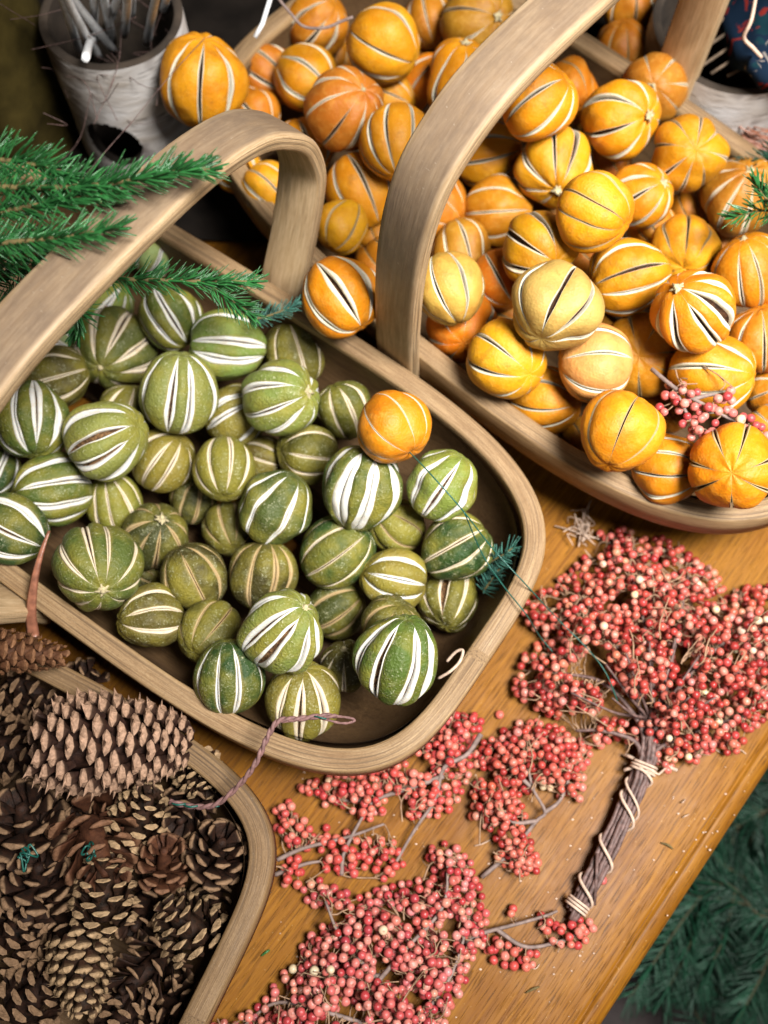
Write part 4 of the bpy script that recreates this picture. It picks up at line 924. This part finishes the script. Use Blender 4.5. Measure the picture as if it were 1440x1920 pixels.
# ------------------------------------------------------------------ birch vase and the things behind
def pot(label, cx, cy, rad, h, hole, seed, rimmat='birch_in', cat='vase'):
    root = empty('birch_vase', (cx, cy, 0)); tag(root, label, cat)
    nt, nz = 220, 90; V = []; Vi = []
    for j in range(nz):
        z = h * j / (nz - 1) + .001
        for i in range(nt):
            a = 2 * math.pi * i / nt; r = rad * (1 + .03 * noise.noise((math.cos(a) * 1.3, math.sin(a) * 1.3, z * 20 + seed)))
            V.append((r * math.cos(a), r * math.sin(a), z)); Vi.append(((r - .006) * math.cos(a), (r - .006) * math.sin(a), z))
    F = gridF(nz, nt, True)
    def keep(f):
        if not hole: return True
        c = np.mean([V[i] for i in f], axis=0); d = c - np.array(hole[:3]); return np.linalg.norm(d) > hole[3]
    Fk = [f for f in F if keep(f)]
    mb = MB(); mb.add(V, Fk); mb.build('bark', M['birch'], root)
    mb = MB(); mb.add(Vi, [f[::-1] for f in Fk]); top = []
    n0 = (nz - 1) * nt
    T_ = [V[n0 + i] for i in range(nt)] + [((V[n0 + i][0] + Vi[n0 + i][0]) / 2, (V[n0 + i][1] + Vi[n0 + i][1]) / 2, h + .003) for i in range(nt)] + [Vi[n0 + i] for i in range(nt)]
    mb.add(T_, gridF(3, nt, True)); mb.add([(*v[:2], .004) for v in Vi[:nt]], [tuple(range(nt))]); mb.build('lining', M['birch_in'], root)
    return root
vc = at(207, 30, .125)
vx, vy = vc[0], vc[1]
pot('white birch bark vase with a round hole holding pale sticks', vx, vy, .0495, .125, (-.012, -.048, .052, .0215), 2)
rg6 = np.random.default_rng(77)
stk = [((122,10),(152,105)),((140,20),(188,112)),((130,-10),(216,98)),((160,110),(182,65)),((190,-20),(212,80)),((225,0),(205,40)),((236,10),(232,65)),((292,5),(275,80)),((250,-20),(245,30)),((316,-10),(306,20)),((170,-20),(175,60))]
lb_s = ['thickest pale stick at the left inside of the birch vase','pale stick second from the left in the birch vase','long pale stick slanting right across the other sticks in the vase','short pale stick crossing low in the birch vase','pale stick rising from the middle of the birch vase','thin curved grey stick right of the middle of the vase','stubby pale stick standing right of centre in the vase','pale stick leaning at the right side of the birch vase','greyish stick behind the stubby one in the vase','pale stick nearest the right rim of the vase','pale stick at the back behind the slanting one in the vase']
for i, ((x0, y0), (x1, y1)) in enumerate(stk):
    b = at(x1, y1, .085); t_ = at(x0, y0, .17); t_ = b + (t_ - b) * 1.7 if i != 3 else t_
    b2 = b - (t_ - b) / np.linalg.norm(t_ - b) * .0
    mb = MB(); tube(mb, smoothpath(np.array([b2, (b + t_) / 2 + rg6.normal(size=3) * .001, t_]), 10), [.0029, .0033, .0028, .0028, .0030, .0028, .0027, .0028, .003, .0026][0:10] if i % 2 else .0030, 7)
    tag(mb.build('pale_stick', M['stick']), lb_s[i], 'stick', 'pale sticks in the birch vase')
mb = MB(); rr = np.random.default_rng(5)
for q in range(34):
    x, y = rr.uniform(60, 350), rr.uniform(-20, 250); p = at(x, y, rr.uniform(.08, .14)); d = rr.normal(size=3) * .03
    tube(mb, smoothpath(np.array([p, p + d * .5 + rr.normal(size=3) * .006, p + d]), 10), .00028, 4, False)
tag(mb.build('dry_grass', M['twig_dark']), 'tangle of hair thin dry stems around the birch vase', 'dry stems', kind='stuff')
# mossy log at the far left
mb = MB(); lc = at(15, 60, .10); V = []; nt = 48
for j in range(30):
    z = .004 + j * .008
    for i in range(nt):
        a = 2 * math.pi * i / nt; r = .062 * (1 + .10 * noise.noise((math.cos(a) * 2, math.sin(a) * 2, z * 14)) + .05 * noise.noise((math.cos(a) * 9, math.sin(a) * 9, z * 30))); V.append((lc[0] - .035 + r * math.cos(a), lc[1] + r * math.sin(a), z))
mb.add(V, gridF(30, nt, True) + [tuple(29 * nt + i for i in range(nt))]); tag(mb.build('mossy_log', M['moss']), 'blurred olive brown mossy log standing behind at the left edge', 'log')
# added black sheet under the things at the back, standing in for shade
mb = MB(); V = []; nx, ny = 60, 50
for j in range(ny):
    for i in range(nx):
        u, v = i / (nx - 1), j / (ny - 1); x = -.52 + u * 1.3; y = .46 + v * .75 - .0 * u
        z = .004 + .010 * abs(noise.noise((x * 9, y * 9, 1))) + .004 * noise.noise((x * 30, y * 30, 4)) ; V.append((x, y, max(.0045, z)))
mb.add(V, gridF(ny, nx)); tag(mb.build('shade_sheet', M['cloth']), 'added black sheet standing in for shade over the far part of the table', 'cloth')
# right back: birch pot with dark slats and patterned cloth
pc = at(1385, 50, .10); px_, py_ = pc[0], pc[1]
pot('blurred birch bark pot behind the far handle leg at the upper right', px_, py_, .062, .10, None, 8, cat='pot')
sl = [((1296,78),(1362,32)), ((1298,106),(1380,50)), ((1303,132),(1392,72)), ((1333,138),(1404,92)), ((1364,143),(1418,113)), ((1300,50),(1345,16))]
snm = ['second slat from the top across the dark pot', 'third slat from the top across the dark pot', 'longest slat, starting beside the far handle leg foot', 'slat second from the front edge of the dark pot', 'shortest slat nearest the front rim of the dark pot', 'topmost slat across the dark pot beside the handle leg']
for q, ((ax_, ay_), (bx_, by_)) in enumerate(sl):
    mb = MB(); tube(mb, [at(ax_, ay_, .102), at(bx_, by_, .102)], .0013, 6)
    tag(mb.build('thin_slat', M['pot_rim']), snm[q], 'slat', 'thin slats across the birch pot')
def scarf_mat():
    k = N('patterned_cloth'); v = k.coord(); a = k.noise(v, 45, 2); b = k.noise(v, 70, 2, .5, 1)
    c = k.mix(k.rng(a, .55, .58), (.006, .016, .034), (.006, .03, .04)); c = k.mix(k.rng(b, .62, .64), c, (.20, .02, .015)); c = k.mix(k.rng(k.noise(v, 60, 1, .5, 2), .70, .72), c, (.22, .19, .17)); return k.out(c, .85, .1)
M['scarf'] = scarf_mat()
mb = MB(); V = []; sc = at(1440, 20, .15)
for j in range(30):
    for i in range(30):
        u, v = i / 29 - .5, j / 29 - .5; x = sc[0] + .040 + u * .10; y = sc[1] + .05 + v * .16; V.append((x, y, .125 + .028 * math.cos(u * 5) * math.cos(v * 4) + .008 * noise.noise((u * 9, v * 9, 0))))
n0 = len(V); V += [(v[0], v[1], v[2] - .012) for v in V]
Fg = gridF(30, 30); F = Fg + [tuple(i + n0 for i in f[::-1]) for f in Fg]
bd = [i for i in range(30)] + [30 * j + 29 for j in range(1, 30)] + [29 * 30 + i for i in range(28, -1, -1)] + [30 * j for j in range(28, 0, -1)]
F += [(bd[k], bd[k] + n0, bd[(k + 1) % len(bd)] + n0, bd[(k + 1) % len(bd)]) for k in range(len(bd))]
mb.add(V, F); tag(mb.build('folded_cloth', M['scarf']), 'dark blue patterned cloth with red spots in the upper right corner', 'cloth')
mb = MB(); tube(mb, smoothpath(np.array(ap((1418,-10,.165),(1408,40,.16),(1395,70,.15),(1412,90,.145),(1428,108,.14))), 20), .0013, 6); tag(mb.build('cord', M['raffia']), 'pale cord hanging over the dark blue cloth', 'cord')
mb = MB(); rr = np.random.default_rng(8)
for q in range(60):
    p = at(1365 + rr.normal() * 26, 252 + rr.normal() * 14, .05 + rr.random() * .02); d = np.array([.02, -.012, 0]) + rr.normal(size=3) * .004; tube(mb, smoothpath(np.array([p - d, p + rr.normal(size=3) * .002, p + d]), 8), .0007, 4)
tag(mb.build('twig_bunch', M['cone_red'] if False else M['strip']), 'reddish brown bunch of dry twigs below the birch pot at right', 'twigs', kind='stuff')
